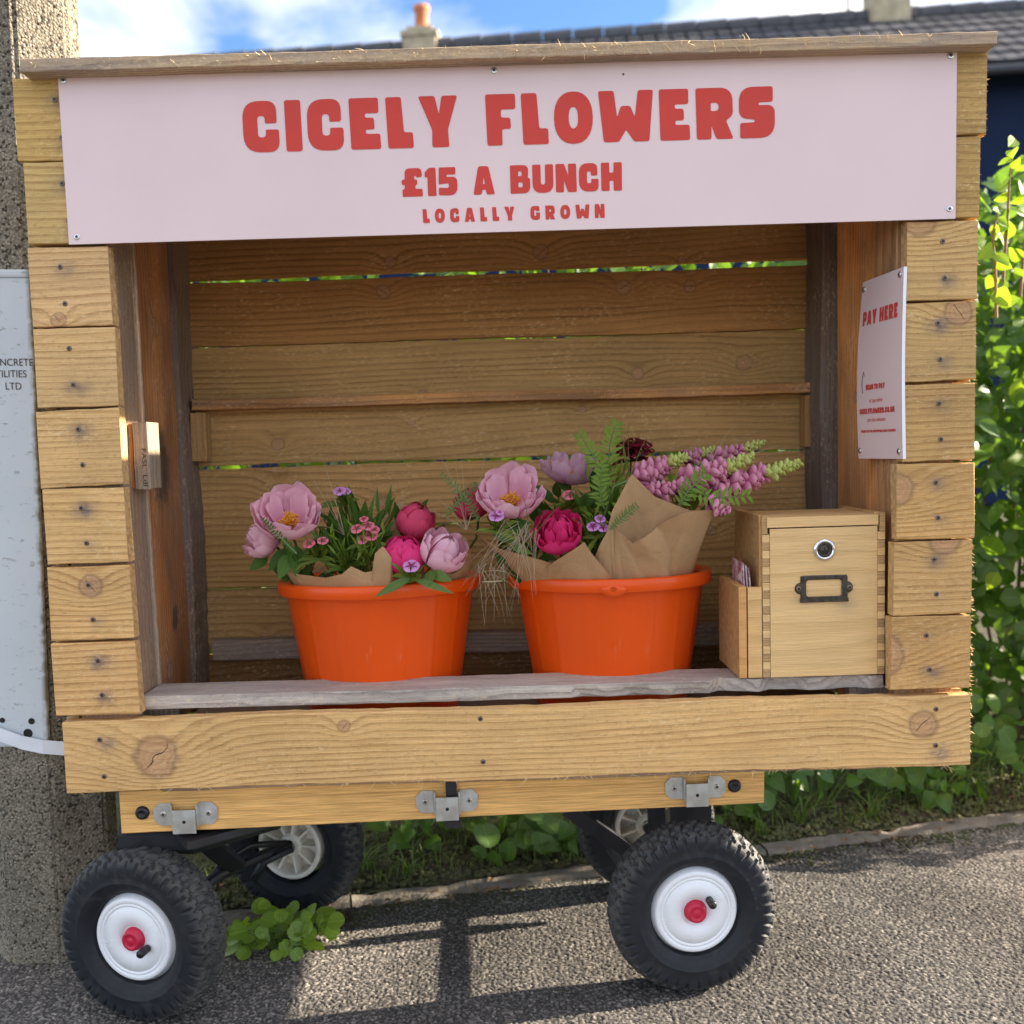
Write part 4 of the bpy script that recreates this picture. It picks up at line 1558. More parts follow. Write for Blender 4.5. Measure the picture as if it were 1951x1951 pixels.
WL = at(250, 1780, 0.012)
WR = at(1308, 1733, 0.03)
wheel(WL.x + 0.010, 0.036, -15, -0.35)
wheel(WR.x + 0.004, 0.070, 6, 0.75)
RL = at(548, 1592, 0.345)
RR = at(1222, 1575, 0.40)
wheel(RL.x, 0.385, -14, 0, False)
wheel(RR.x, 0.43, 4, 0, False)
mb = MB()
mb.tube([(WR.x, 0.06, 0.143), (RR.x, 0.40, 0.143)], 0.0095, 10)
mb.obj('axle', M['frame'], wagon)
MB().tube([(WL.x + 0.02, 0.07, 0.143), (-0.55, 0.2, 0.16), (RL.x - 0.01, 0.37, 0.143)], 0.011, 10).obj('axle', M['frame'], wagon)
mb = MB()
mb.bar(at(1068, 1525, .31), at(1215, 1625, .32), 0.028, 0.012, (0, 1, 0))
mb.bar(at(1238, 1520, .345), at(1240, 1600, .345), 0.012, 0.034, (1, 0, 0))
mb.bar(at(1303, 1518, .345), at(1303, 1600, .345), 0.012, 0.080, (1, 0, 0))
mb.obj('axle_strut', M['frame'], wagon)
mb = MB()
mb.bar((-0.57, 0.10, 0.30), (-0.52, 0.22, 0.165), 0.035, 0.012, (0, 1, 0))
mb.bar((-0.62, 0.12, 0.30), (-0.38, 0.30, 0.30), 0.30, 0.012)
mb.tube([(-0.66, 0.06, 0.30), (-0.55, 0.08, 0.285), (-0.42, 0.14, 0.30)], 0.03, 8)
mb.obj('steering_plate', M['frame'], wagon)
MB().tube([at(390, 1672, 0.20), at(420, 1625, 0.22), at(470, 1595, 0.27), at(540, 1590, 0.32)], 0.006, 8).obj('tie_rod', M['frame'], wagon, smooth=True)
MB().tube([at(478, 1660, 0.3), at(500, 1625, 0.31), at(552, 1600, 0.33)], 0.008, 8).obj('tie_rod', M['frame'], wagon, smooth=True)

# ------------------------------------------------------------------ buckets
def bucket(cx, cy, label, tilt, ear=None):
    root = thing('bucket', label, 'bucket', (cx, cy, 0.448), 'orange plastic flower buckets')
    rot = Matrix.Rotation(-tilt, 4, 'X')
    H_ = 0.247
    mb = MB()
    n, m_ = 216, 10
    vs, fs = [], []
    for j in range(m_ + 1):
        t = j / m_
        for i in range(n):
            a = 2 * pi * i / n
            r = 0.131 + 0.037 * t
            fl = abs(((i / n * 18) % 1) - 0.5)
            r += 0.0013 * max(0, 1 - fl * 11)
            vs.append((r * math.cos(a), r * math.sin(a), H_ * t * 0.97))
    for j in range(m_):
        for i in range(n): fs.append((j * n + i, j * n + (i + 1) % n, (j + 1) * n + (i + 1) % n, (j + 1) * n + i))
    fs.append(tuple(range(n))[::-1])
    mb.add(vs, fs)
    mb.lathe([(0.163, H_ * 0.96), (0.127, 0.006), (0.0001, 0.006)], 64)
    mb.v = [tuple(rot @ Vector(p) + Vector((cx, cy, 0.448))) for p in mb.v]
    mb.obj('tub', M['orange'], root, True)
    mb = MB().lathe([(0.1655, H_ - 0.022), (0.180, H_ - 0.0215), (0.1815, H_ - 0.020), (0.1822, H_ - 0.003), (0.1805, H_), (0.176, H_ + 0.0012), (0.1665, H_), (0.163, H_ - 0.008)], 96)
    mb.v = [tuple(rot @ Vector(p) + Vector((cx, cy, 0.448))) for p in mb.v]
    mb.obj('rim', M['orange'], root, True)
    if ear is not None:
        a = ear
        c, s = math.cos(a), math.sin(a)
        T = Matrix.Translation((cx, cy, 0.448)) @ rot @ Matrix.Translation((c * 0.1828, s * 0.1828, H_ - 0.0145)) @ Matrix.Rotation(a + pi / 2, 4, 'Z') @ Matrix.Rotation(pi / 2, 4, 'X')
        mbe = MB()
        n = 24
        vs, fs = [], []
        for (r, z) in ((0.0040, 0.0022), (0.0145, 0.0022), (0.0150, 0.0), (0.0150, -0.014)):
            for k in range(n):
                b2 = 2 * pi * k / n
                vs.append(T @ Vector((r * math.cos(b2) * (1.35 if r > .01 else 1), r * math.sin(b2) * (0.9 if math.sin(b2) < 0 or r < .01 else 0.38), z - 0.002)))
        for j in range(3):
            for k in range(n): fs.append((j * n + k, j * n + (k + 1) % n, (j + 1) * n + (k + 1) % n, (j + 1) * n + k))
        mbe.add(vs, fs).obj('lug', M['orange'], root, True)
        MB().lathe([(0.0001, 0.0), (0.0042, 0.0), (0.0043, 0.0022)], 16, T @ Matrix.Translation((0, 0, -0.0015))).obj('lug_hole', M['slot'], root)
    return root


bucket(-0.235, 0.222, 'orange plastic bucket on the left with its plain smooth front rim', R(2.2))
bucket(0.176, 0.218, 'orange plastic bucket next to the wooden cash box with a pierced rim lug', R(2.2), -pi / 2 - 0.06)

# ------------------------------------------------------------------ cash box
bx0, bx1, bz0, bz1, bf = 0.401, 0.598, 0.5385, 0.800, 0.029
BD = 0.165
cash = thing('cash_box', 'pale wooden lockable cash box with finger joints on the stall ledge', 'box', ((bx0 + bx1) / 2, bf + BD / 2, bz0))
BY = R(2.2)


def bp(x, y, z):
    """box frame: turned slightly about its front left corner"""
    dx = x - bx0
    return Vector((bx0 + dx * math.cos(BY) - y * math.sin(BY), bf + dx * math.sin(BY) * 0.0 + y * math.cos(BY), z))


def boxpart(name, x0, x1, y0, y1, z0, z1, mat, tint=(1, 1, 1), bv=0.0006):
    me = bevel_box(x1 - x0, y1 - y0, z1 - z0, bv, name, M[mat])
    o = place(name, me, cash, bp((x0 + x1) / 2, (y0 + y1) / 2, (z0 + z1) / 2), Euler((0, 0, BY * 0.3)))
    for k in ('knot_a', 'knot_b', 'knot_c'): o[k] = FAR
    for k in ('stain_a', 'stain_b'): o[k] = [9.0, 9.0, 0.0]
    o['blot_a'] = FAR
    o['blot_b'] = FAR
    o['tint'] = list(tint)
    return o


T_ = 0.0125
boxpart('side', bx0, bx0 + T_ - 0.0003, 0.0095, BD, bz0, bz1, 'box', (0.85, 0.72, 0.58))
boxpart('side', bx1 - T_ + 0.0003, bx1, 0.0095, BD, bz0, bz1, 'box', (0.9, 0.8, 0.7))
boxpart('back', bx0 + T_, bx1 - T_, BD - 0.012, BD - 0.0005, bz0, bz1 - 0.012, 'box')
_fr = boxpart('front', bx0 + T_, bx1 - T_, 0.0, 0.012, bz0, bz1 - 0.0215, 'box', (1.0, 1.0, 1.0))
_fr['stain_a'] = [0.032, 0.0, 0.3]
_fr['stain_b'] = [-0.036, 0.012, 0.22]
lid = boxpart('lid', bx0 + T_ - 0.003, bx1 - T_ + 0.003, -0.0012, BD - 0.014, bz1 - 0.0195, bz1 - 0.003, 'box', (0.98, 0.96, 0.94))
boxpart('side', bx0 + 0.0003, bx0 + T_ - 0.0033, 0.0, 0.0093, bz1 - 0.030, bz1, 'boxend')
boxpart('side', bx1 - T_ + 0.0033, bx1 - 0.0003, 0.0, 0.0093, bz1 - 0.030, bz1, 'boxend')
nf = 18
fz0, fz1 = bz0, bz1 - 0.0305
for k in range(nf):
    za, zb = fz0 + (fz1 - fz0) * k / nf, fz0 + (fz1 - fz0) * (k + 1) / nf
    for xs_ in ((bx0 + 0.0005, bx0 + T_ - 0.0002), (bx1 - T_ + 0.0002, bx1 - 0.0005)):
        if k % 2: boxpart('finger_joint', xs_[0], xs_[1], 0.0, 0.0093, za + 0.0002, zb - 0.0002, 'box')
        else: boxpart('finger_joint', xs_[0], xs_[1], 0.0003, 0.0093, za + 0.0002, zb - 0.0002, 'boxend')
# lock
lp = at(1555, 1037, bf)
T = Matrix.Translation((lp.x, bf, lp.z)) @ Matrix.Rotation(pi / 2, 4, 'X')
lk = MB().lathe([(0.0118, 0.002), (0.0125, 0.0042), (0.0150, 0.0042), (0.0172, 0.0028), (0.0176, 0.0)], 40, T).obj('lock', M['chrome'], cash, True)
MB().lathe([(0.0001, 0.0036), (0.0062, 0.0036), (0.0066, 0.0020), (0.0086, 0.0020), (0.009, 0.0034), (0.0104, 0.0034), (0.0108, 0.0016), (0.0120, 0.0016)], 36, T).obj('lock_barrel', M['bronze'], lk, True)
mb = MB().box((-0.0010, -0.0042, 0.0036), (0.0010, 0.0042, 0.0040))
mb.v = [tuple(T @ Matrix.Rotation(0.15, 4, 'Z') @ Vector(p)) for p in mb.v]
mb.obj('keyhole', M['slot'], lk)
# label holder
hp = at(1554, 1109, bf)
mb = MB()
hw, hh, th = 0.0375, 0.0205, 0.0032
iw, ih = 0.0285, 0.0135
outer = rounded([(-hw, -hh, .003), (hw, -hh, .003), (hw, hh, .003), (-hw, hh, .003)])
inner = rounded([(-iw, -ih, .005), (iw, -ih, .005), (iw, ih, .005), (-iw, ih, .005)])
n = len(outer)
lay = [(outer, 0.0), (outer, th * 0.7), ([(p[0] * 0.95, p[1] * 0.92) for p in outer], th), ([(p[0] * 1.06, p[1] * 1.1) for p in inner], th), (inner, th * 0.6), (inner, 0.0)]
vs = [(hp.x + p[0], bf - o_, hp.z + p[1]) for l_, o_ in lay for p in l_]
fs = [(j * n + k, (j + 1) * n + k, (j + 1) * n + (k + 1) % n, j * n + (k + 1) % n) for j in range(len(lay) - 1) for k in range(n)]
mb.add(vs, fs)
for sg in (-1, 1):
    mb.lathe([(0.002, 0.0026), (0.004, 0.003), (0.0085, 0.0026), (0.0095, 0.0)], 20, Matrix.Translation((hp.x + sg * 0.0375, bf, hp.z)) @ Matrix.Rotation(pi / 2, 4, 'X'))
mb.box((hp.x - hw - 0.001, bf - 0.0042, hp.z - hh - 0.002), (hp.x + hw + 0.001, bf - 0.0005, hp.z - hh + 0.004))
lh = mb.obj('label_holder', M['bronze'], cash)
for sg in (-1, 1):
    screw(lh, hp.x + sg * 0.0405, bf - 0.0026, hp.z)
# leaflet pocket on the left side
px0 = 0.365
boxpart('pocket', px0, px0 + 0.0125, 0.0008, 0.140, bz0, 0.687, 'box', (0.88, 0.70, 0.52))
boxpart('pocket', px0 + 0.0128, bx0 - 0.0006, 0.0008, 0.012, bz0, 0.6855, 'box', (0.98, 0.92, 0.84))
boxpart('pocket', px0 + 0.0128, bx0 - 0.0006, 0.128, 0.140, bz0, 0.685, 'box', (0.85, 0.7, 0.55))

# leaflets in the pocket
def mk_card():
    m, b = new_mat('leaflet_print')
    x, y, z = sep(tex())
    n = noise(comb(x * 60.0, y * 90.0, z * 45.0), 1.0, 4, 0.7, 1.0)
    n2 = noise(tex(), 55, 3)
    c = mix(n.step(0.4, 0.6), (0.66, 0.52, 0.56), (0.30, 0.05, 0.10))
    c = mix(n2.step(0.5, 0.65), c, (0.78, 0.73, 0.74))
    link(c, b.inputs['Base Color'])
    b.inputs['Roughness'].default_value = 0.3
    return m


M['card'] = mk_card()
for k in range(3):
    x = px0 + 0.016 + k * 0.0055
    mb = MB()
    mb.box((x, bf + 0.02 - k * 0.004 + 0.0, 0.58), (x + 0.0012, bf + 0.098 + 0.004 * k, 0.715 + 0.004 * (2 - k)))
    o = mb.obj('leaflet', M['card'])
    for i, v in enumerate(o.data.vertices):
        if v.co.z > 0.65: v.co.x -= 0.005 + 0.002 * k; v.co.y += 0.004
    tag(o, ['pink printed leaflet farthest left in the cash box pocket', 'pink printed leaflet in the middle of the cash box pocket', 'pink printed leaflet nearest the cash box in its pocket'][k], 'leaflet', 'leaflets in the cash box pocket')


# ------------------------------------------------------------------ flowers
def prof_at(prof, t):
    x = t * (len(prof) - 1)
    i = min(int(x), len(prof) - 2)
    f = x - i
    f2 = f
    p0, p1 = prof[i], prof[i + 1]
    pm = prof[max(i - 1, 0)]
    pp_ = prof[min(i + 2, len(prof) - 1)]
    out = []
    for k in (0, 1):
        m0, m1 = (p1[k] - pm[k]) / 2, (pp_[k] - p0[k]) / 2
        out.append((2 * f ** 3 - 3 * f ** 2 + 1) * p0[k] + (f ** 3 - 2 * f ** 2 + f) * m0 + (-2 * f ** 3 + 3 * f ** 2) * p1[k] + (f ** 3 - f ** 2) * m1)
    return out


BUD = [(0, 0), (.62, .06), (.98, .42), (1.02, .85), (.84, 1.28), (.48, 1.60), (.10, 1.72)]
HALF = [(0, 0), (.62, .05), (1.02, .40), (1.12, .85), (1.02, 1.25), (.86, 1.48)]
OPEN = [(0, 0), (.60, .04), (1.05, .28), (1.28, .70), (1.36, 1.15), (1.30, 1.45)]
WIDE = [(0, 0), (.6, .02), (1.1, .16), (1.5, .42), (1.78, .74), (1.92, .98)]


def petal(mb, Rd, prof, ang, wid, k, rgn, ruffle=0.04, tmax=1.0, notch=0.2):
    n, m_ = 10, 11
    vs, fs, uv = [], [], []
    p1, p2, p3 = rgn.uniform(0, 6), rgn.uniform(0, 6), rgn.uniform(-1, 1)
    for j in range(m_ + 1):
        t = j / m_
        for i in range(n + 1):
            s = -1 + 2 * i / n
            te = min(1.0, t * tmax * (1 - notch * s * s + 0.03 * math.sin(s * 5 + p1)))
            r, z = prof_at(prof, te)
            wv = wid * min(1.0, 0.30 + 1.5 * t) * (1 - 0.10 * t * t)
            a = ang + s * wv
            ed = t ** 2.5
            te = te * (1 - .10 * math.exp(-(s / .13) ** 2) * t ** 4)
            r, z = prof_at(prof, te)
            rr = r * k + ruffle * ed * math.sin(s * 7 + p2) + ruffle * 0.6 * ed * math.sin(s * 13 + p1) - 0.05 * s * s * (0.3 + t) + 0.02 * p3 * t
            rr += 0.06 * t ** 6 * (1 + .6 * math.sin(s * 4 + p2)) * (1 if ruffle > .02 else .3) + .035 * math.sin(s * 3 + t * 5 + p1) * t
            zz = z * (0.96 + 0.04 * k) + ruffle * 0.5 * ed * math.sin(s * 9 + p1)
            vs.append((rr * math.cos(a) * Rd, rr * math.sin(a) * Rd, zz * Rd))
            uv.append(((s + 1) / 2, t))
    w_ = n + 1
    for j in range(m_):
        for i in range(n): fs.append((j * w_ + i, j * w_ + i + 1, (j + 1) * w_ + i + 1, (j + 1) * w_ + i))
    mb.add(vs, fs, uv)


def inbucket(p):
    cx = -0.235 if p[0] < -0.04 else 0.176
    return Vector((cx + (p[0] - cx) * .3, 0.22 + (p[1] - .22) * .3, 0.56))


def peony(label, pos, Rd, kind, mat, axis, seed, spin=0.0):
    """petals in whorls about an axis; pos is the middle of the flower"""
    rgn = random.Random(seed)
    ax = Vector(axis).normalized()
    q = ax.to_track_quat('Z', 'Y') @ Quaternion((0, 0, 1), spin)
    whorls = {'bud': [(5, BUD, .70, .80, 1.0), (4, BUD, .9, .85, 1.0), (4, BUD, 1.0, 0.8, .86)],
              'half': [(5, BUD, .68, .78, .92), (5, HALF, .86, .62, .98), (5, HALF, 1.0, .66, .9)],
              'full': [(6, BUD, .5, .7, .95), (6, BUD, .68, .55, .9), (6, HALF, .84, .50, .92), (5, HALF, 1.0, .66, .85)],
              'open': [(4, OPEN, .74, .62, .80), (4, OPEN, .88, .80, 1.0), (4, OPEN, 1.0, .86, .98), (3, OPEN, 1.08, .8, .86)],
              'wide': [(6, OPEN, .9, .5, .95), (6, WIDE, .9, .52, 1.0)]}[kind]
    hc = {'bud': .82, 'half': .75, 'full': .78, 'open': .6, 'wide': .5}[kind]
    root = thing('peony', label, 'flower', Vector(pos) - ax * hc * Rd, 'peonies in the buckets')
    for wi, (cnt, prof, k, wid, tm) in enumerate(whorls):
        a0 = rgn.uniform(0, 6)
        for c in range(cnt):
            mb = MB()
            petal(mb, Rd, prof, a0 + 2 * pi * c / cnt + rgn.uniform(-.12, .12), wid * rgn.uniform(.9, 1.12), k + rgn.uniform(-.05, .05), rgn, 0.055 if kind in ('open', 'wide', 'full') else 0.03, tm * (rgn.uniform(.84, 1.03) if wi else 1.08))
            mb.v = [tuple(q @ Vector(p)) for p in mb.v]
            o = D.objects.new('petal', mb.mesh('petal', M[mat], True))
            link_obj(o, root)
    if kind in ('open', 'wide'):
        mb = MB()
        for c in range(90):
            a = rgn.uniform(0, 2 * pi)
            r = 0.42 * math.sqrt(rgn.random())
            h = rgn.uniform(.42, .66) - r * 0.25
            p0 = Vector((r * .45 * math.cos(a), r * .45 * math.sin(a), .08)) * Rd
            p1 = Vector((r * math.cos(a), r * math.sin(a), h)) * Rd
            mb.tube([q @ p0, q @ p1], [0.0004, 0.0004], 4)
            d = (p1 - p0).normalized() * 0.0035
            mb.tube([q @ (p1 - d * .3), q @ (p1 + d * .4), q @ (p1 + d)], [0.0009, 0.0013, 0.0006], 5)
        mb.v = [tuple(p) for p in mb.v]
        o = D.objects.new('stamens', mb.mesh('stamens', M['stamen'], True))
        link_obj(o, root)
    mb = MB()
    for c in range(4):
        petal(mb, Rd * 1.03, [(0, -.03), (.5, .0), (.85, .2), (1.05, .5)], 2 * pi * c / 4 + 0.5, .4, 1.0, rgn, 0.01, 1.0, .5)
    st = [Vector((0, 0, 0)), Vector((0, 0, -0.6 * Rd)), Vector((0, 0, -1.2 * Rd))]
    mb.v = [tuple(q @ Vector(p)) for p in mb.v]
    base = inbucket(pos) - root.location
    mb.tube([Vector((0, 0, 0)), -ax * Rd * .6 + base * .1, base * .6, base], 0.0022, 6)
    o = D.objects.new('stalk', mb.mesh('stalk', M['bouquetleaf'], True))
    link_obj(o, root)
    return root


peony('large open pale pink peony with yellow centre at the outer end of the left bucket', at(545, 977, 0.105), 0.038, 'open', 'palepink', (0.12, -0.62, 0.70), 1)
peony('pale pink peony tucked below the large open one in the left bucket', at(497, 1016, 0.14), 0.032, 'half', 'palepink', (-0.55, -0.35, 0.45), 2)
peony('deep pink peony bud highest of the three round ones over the left bucket', at(785, 983, 0.16), 0.034, 'bud', 'deeppink', (0.35, -0.45, 0.75), 3)
peony('bright magenta peony bud beside the paper edge in the left bucket', at(761, 1046, 0.088), 0.0345, 'bud', 'magenta', (0.1, -0.45, 0.85), 4)
peony('large pale pink closed peony leaning over the rim of the left bucket', at(836, 1041, 0.085), 0.0365, 'half', 'palepink', (0.38, -0.5, 0.7), 5)
peony('large open pale pink peony with golden centre in the right bucket', at(963, 938, 0.10), 0.038, 'open', 'palepink', (-0.02, -0.60, 0.72), 6, 0.8)
peony('deep red pink peony half hidden behind the open peony of the right bucket', at(893, 950, 0.155), 0.031, 'half', 'deeppink', (-0.35, -0.3, 0.8), 7)
peony('full ruffled magenta peony above the folded paper of the right bucket', at(1052, 1003, 0.085), 0.0375, 'full', 'magenta', (-0.05, -0.62, 0.65), 8)
peony('loose mauve pink peony at the back of the right bucket', at(1076, 894, 0.23), 0.033, 'wide', 'mauvepink', (0.1, -0.22, 0.95), 9)


# ---- dianthus heads: spiky green tuft with a few flat fringed florets
def floret_mesh(name, mat, seed):
    rgn = random.Random(seed)
    mb = MB()
    for c in range(5):
        a0 = 2 * pi * c / 5
        n, m_ = 8, 3
        vs, fs, uv = [], [], []
        for j in range(m_ + 1):
            t = j / m_
            for i in range(n + 1):
                s = -1 + 2 * i / n
                a = a0 + s * 0.62 * (0.25 + 0.75 * t)
                r = t * (1 - 0.08 * s * s) + (0.10 * (i % 2) * (t > .9))
                vs.append((r * math.cos(a), r * math.sin(a), 0.10 * math.sin(t * 3) + 0.05 * s * s + 0.02 * c + rgn.uniform(-.03, .03)))
                uv.append(((s + 1) / 2, t))
        w_ = n + 1
        for j in range(m_):
            for i in range(n): fs.append((j * w_ + i, j * w_ + i + 1, (j + 1) * w_ + i + 1, (j + 1) * w_ + i))
        mb.add(vs, fs, uv)
    return mb.mesh(name, M[mat], True)


FL = {k: floret_mesh('floret', k, i) for i, k in enumerate(('coral', 'violet', 'burgundy', 'magenta'))}


def spikes(mb, p, ax, n, ln, rgn, spread=0.9, w_=0.0011):
    ax = Vector(ax).normalized()
    for k in range(n):
        d = (ax + Vector((rgn.uniform(-1, 1), rgn.uniform(-1, 1), rgn.uniform(-1, 1))) * spread).normalized()
        l = ln * rgn.uniform(.6, 1.15)
        s = d.cross(Vector((rgn.uniform(-1, 1), rgn.uniform(-1, 1), rgn.uniform(-1, 1)))).normalized()
        c = Vector((0, 0, rgn.uniform(-.15, .25))) * l
        mb.ribbon([p, p + d * l * .35, p + d * l * .7 + c * .4, p + d * l + c], [w_ * .7, w_, w_ * .8, w_ * .1], s, 0.3)


def dianthus(label, pos, mat, florets, seed, tuft=0.020, n=60, axis=(0, -0.5, 0.8), fr=0.0105, spikemat='spike'):
    rgn = random.Random(seed)
    pos = Vector(pos)
    root = thing('dianthus', label, 'flower', pos, 'dianthus heads in the buckets')
    mb = MB()
    spikes(mb, pos - Vector((0, -.006, 0.010)), axis, n, tuft, rgn, 0.95, 0.0013)
    for k in range(5):
        d = Vector((rgn.uniform(-1, 1), rgn.uniform(-.6, .4), rgn.uniform(-.2, .5))).normalized()
        s = d.cross(Vector((0, -1, 0.3))).normalized()
        p0 = pos - Vector((0, -0.008, 0.018))
        l = rgn.uniform(0.03, 0.05)
        mb.ribbon([p0, p0 + d * l * .4, p0 + d * l * .75 - Vector((0, 0, .004)), p0 + d * l - Vector((0, 0, .012))], [0.002, 0.004, 0.003, 0.0003], s, 0.25)
    mb.tube([pos - Vector((0, -.006, .01)), pos + Vector((0, .035, -.02)), pos.lerp(inbucket(pos), .6) + Vector((0, 0, .02)), inbucket(pos)], 0.0015, 5)
    mb.obj('calyx_tuft', M[spikemat], root)
    for (dx, dz, sc_) in florets:
        a = Vector(axis).normalized() + Vector((dx * 12, -0.3, dz * 12))
        o = D.objects.new('floret', FL[mat])
        link_obj(o, root)
        o.location = Vector((dx, -0.010 + rgn.uniform(-.003, .003), dz + 0.004))
        o.rotation_mode = 'QUATERNION'
        o.rotation_quaternion = a.to_track_quat('Z', 'Y') @ Quaternion((0, 0, 1), rgn.uniform(0, 1.2))
        o.scale = (fr * sc_,) * 3


dianthus('coral pink dianthus cluster in the middle of the left bucket', at(690, 1008, 0.10), 'coral', [(-.012, .006, 1), (.006, .010, 1), (.010, -.006, 1.05), (-.004, -.012, .9), (.016, .004, .8), (.0, .022, .7)], 21, .026, 80)
dianthus('pair of small pink dianthus florets on a green tuft below the open left peony', at(600, 1036, 0.085), 'coral', [(-.012, .006, .95), (.010, .010, .85)], 22, .034, 110)
dianthus('single magenta dianthus floret standing highest in the left bucket', at(648, 935, 0.16), 'violet', [(-.004, .004, 1.0), (.006, .003, .8)], 23, .022, 50)
dianthus('light violet dianthus floret hanging over the rim of the left bucket', at(775, 1077, 0.045), 'violet', [(.002, .004, 1.25)], 24, .026, 70)
dianthus('green dianthus tuft without open flowers in the left bucket', at(655, 1055, 0.09), 'coral', [], 25, .034, 100)
dianthus('violet dianthus floret in front of the open right peony', at(937, 985, 0.06), 'violet', [(.0, .006, 1.15), (.006, .012, .6)], 26, .028, 70)
dianthus('three violet dianthus florets beside the tall paper cone', at(1127, 995, 0.075), 'violet', [(-.008, -.002, .95), (.008, -.004, .9), (.004, .010, .85)], 27, .026, 70)
dianthus('small coral dianthus floret above the ruffled magenta peony', at(1075, 945, 0.13), 'coral', [(-.001, .006, 1.1)], 28, .030, 90)
dianthus('dark burgundy dianthus head standing highest in the right bucket', at(1195, 850, 0.20), 'burgundy', [(-.016, .004, 1.35), (.002, .010, 1.4), (.018, .006, 1.2), (-.004, -.008, 1.3), (.014, -.006, 1.2), (-.020, -.006, 1.0), (.026, -.004, .9)], 29, .034, 80, (0, -0.3, 0.9), .0115, 'burgundy')
dianthus('green dianthus tuft beneath the mauve peony', at(1120, 1040, 0.10), 'coral', [], 30, .032, 80)


# ---- lupins
def lupin_floret():
    mb = MB()
    n, m_ = 8, 7
    vs, fs, uv = [], [], []
    for j in range(m_ + 1):
        t = j / m_
        r = math.sin(pi * min(1, t * .97 + .015)) ** 0.55
        for i in range(n):
            a = 2 * pi * i / n
            y = 0.26 * r * math.sin(a)
            if math.sin(a) > 0: y -= 0.10 * r * abs(math.cos(a))
            vs.append((0.52 * r * math.cos(a), y * 1.15 - 0.22 * math.sin(t * pi), t * 1.02))
            uv.append((i / n, t))
    for j in range(m_):
        for i in range(n): fs.append((j * n + i, j * n + (i + 1) % n, (j + 1) * n + (i + 1) % n, (j + 1) * n + i))
    mb.add(vs, fs, uv)
    return mb.v, mb.f, mb.uv


LF = lupin_floret()
LFM = MB().add(*LF).mesh('floret', M['lupin'], True)


def lupin(label, p0, p1, wid, seed, n=46, green=0.38):
    rgn = random.Random(seed)
    p0, p1 = Vector(p0), Vector(p1)
    ax = (p1 - p0).normalized()
    L_ = (p1 - p0).length
    root = thing('lupin', label, 'flower', p0, 'lupin spikes in the right bucket')
    qa = ax.to_track_quat('Z', 'Y')
    mbt = MB()
    for k in range(n):
        t = (k / n) ** 0.85
        a = k * 2.4
        r = wid * (1 - t) ** 0.6 * (0.55 if k < 2 else 0.8) + 0.0015
        out = qa @ Vector((math.cos(a), math.sin(a), 0))
        pos = ax * (t * L_) + out * r * 0.35
        d = (out * 0.95 + ax * (0.75 + .5 * t) + Vector((rgn.uniform(-.2, .2), rgn.uniform(-.2, .2), rgn.uniform(-.25, .15))) * (1 - t)).normalized()
        sz = wid * (1.0 - 0.66 * t) * rgn.uniform(.75, 1.2)
        yv = (out - d * out.dot(d)).normalized()
        q = Matrix((yv.cross(d), yv, d)).transposed().to_quaternion() @ Quaternion((0, 0, 1), rgn.uniform(-.5, .5))
        if t < 1 - green:
            o = D.objects.new('floret', LFM)
            link_obj(o, root)
            o.location = pos
            o.rotation_mode = 'QUATERNION'
            o.rotation_quaternion = q
            o.scale = (sz,) * 3
        else:
            mbt.add([pos + q @ (Vector(v) * sz) for v in LF[0]], LF[1], LF[2])
    o = D.objects.new('tip', mbt.mesh('tip', M['lupintip'], True))
    link_obj(o, root)
    o = D.objects.new('stalk', MB().tube([ax * L_ * .98, Vector((0, 0, 0)), -ax * 0.03, -ax * .04 + Vector((-.02, 0, -.08))], [.001, .0025, .003, .003], 6).mesh('stalk', M['stem'], True))
    link_obj(o, root)


lupin('longest pink lupin spike pointing right toward the cash box', at(1330, 930, 0.10), at(1507, 874, 0.06), 0.030, 41, 66)
lupin('pink lupin spike lying across the middle above the paper cone', at(1270, 925, 0.09), at(1416, 862, 0.07), 0.029, 42, 62)
lupin('pink lupin spike nearest the burgundy dianthus', at(1190, 905, 0.11), at(1294, 862, 0.10), 0.026, 43, 50)
lupin('short greenish lupin spike behind the middle lupin', at(1285, 873, 0.20), at(1350, 847, 0.20), 0.019, 44, 36, .5)
lupin('slender pink lupin spike at the back ending beneath the grass', at(1330, 873, 0.19), at(1443, 834, 0.18), 0.020, 45, 44, .42)
lupin('low pink lupin spike pressed against the paper cone', at(1215, 935, 0.075), at(1290, 915, 0.08), 0.025, 46, 30, .0)
lupin('small drooping pink lupin below the others over the paper edge', at(1330, 935, 0.06), at(1372, 962, 0.045), 0.025, 47, 18, .0)


# ---- leaves and sprigs
def leaf_into(mb, p, d, nrm, ln, wd, curl=0.15, fold=0.15, n=6):
    d, nrm = Vector(d).normalized(), Vector(nrm)
    s = d.cross(nrm).normalized()
    nn = s.cross(d)
    vs, fs, uv = [], [], []
    for i in range(n + 1):
        t = i / n
        wv = wd * (math.sin(pi * t ** 0.8) ** 0.9) if 0 < t < 1 else 0.0004
        c = Vector(p) + d * ln * t - nn * curl * ln * t * t
        vs += [c - s * wv + nn * fold * wv, c, c + s * wv + nn * fold * wv]
        uv += [(0, t), (.5, t), (1, t)]
    for i in range(n):
        a = i * 3
        fs += [(a, a + 1, a + 4, a + 3), (a + 1, a + 2, a + 5, a + 4)]
    mb.add(vs, fs, uv)


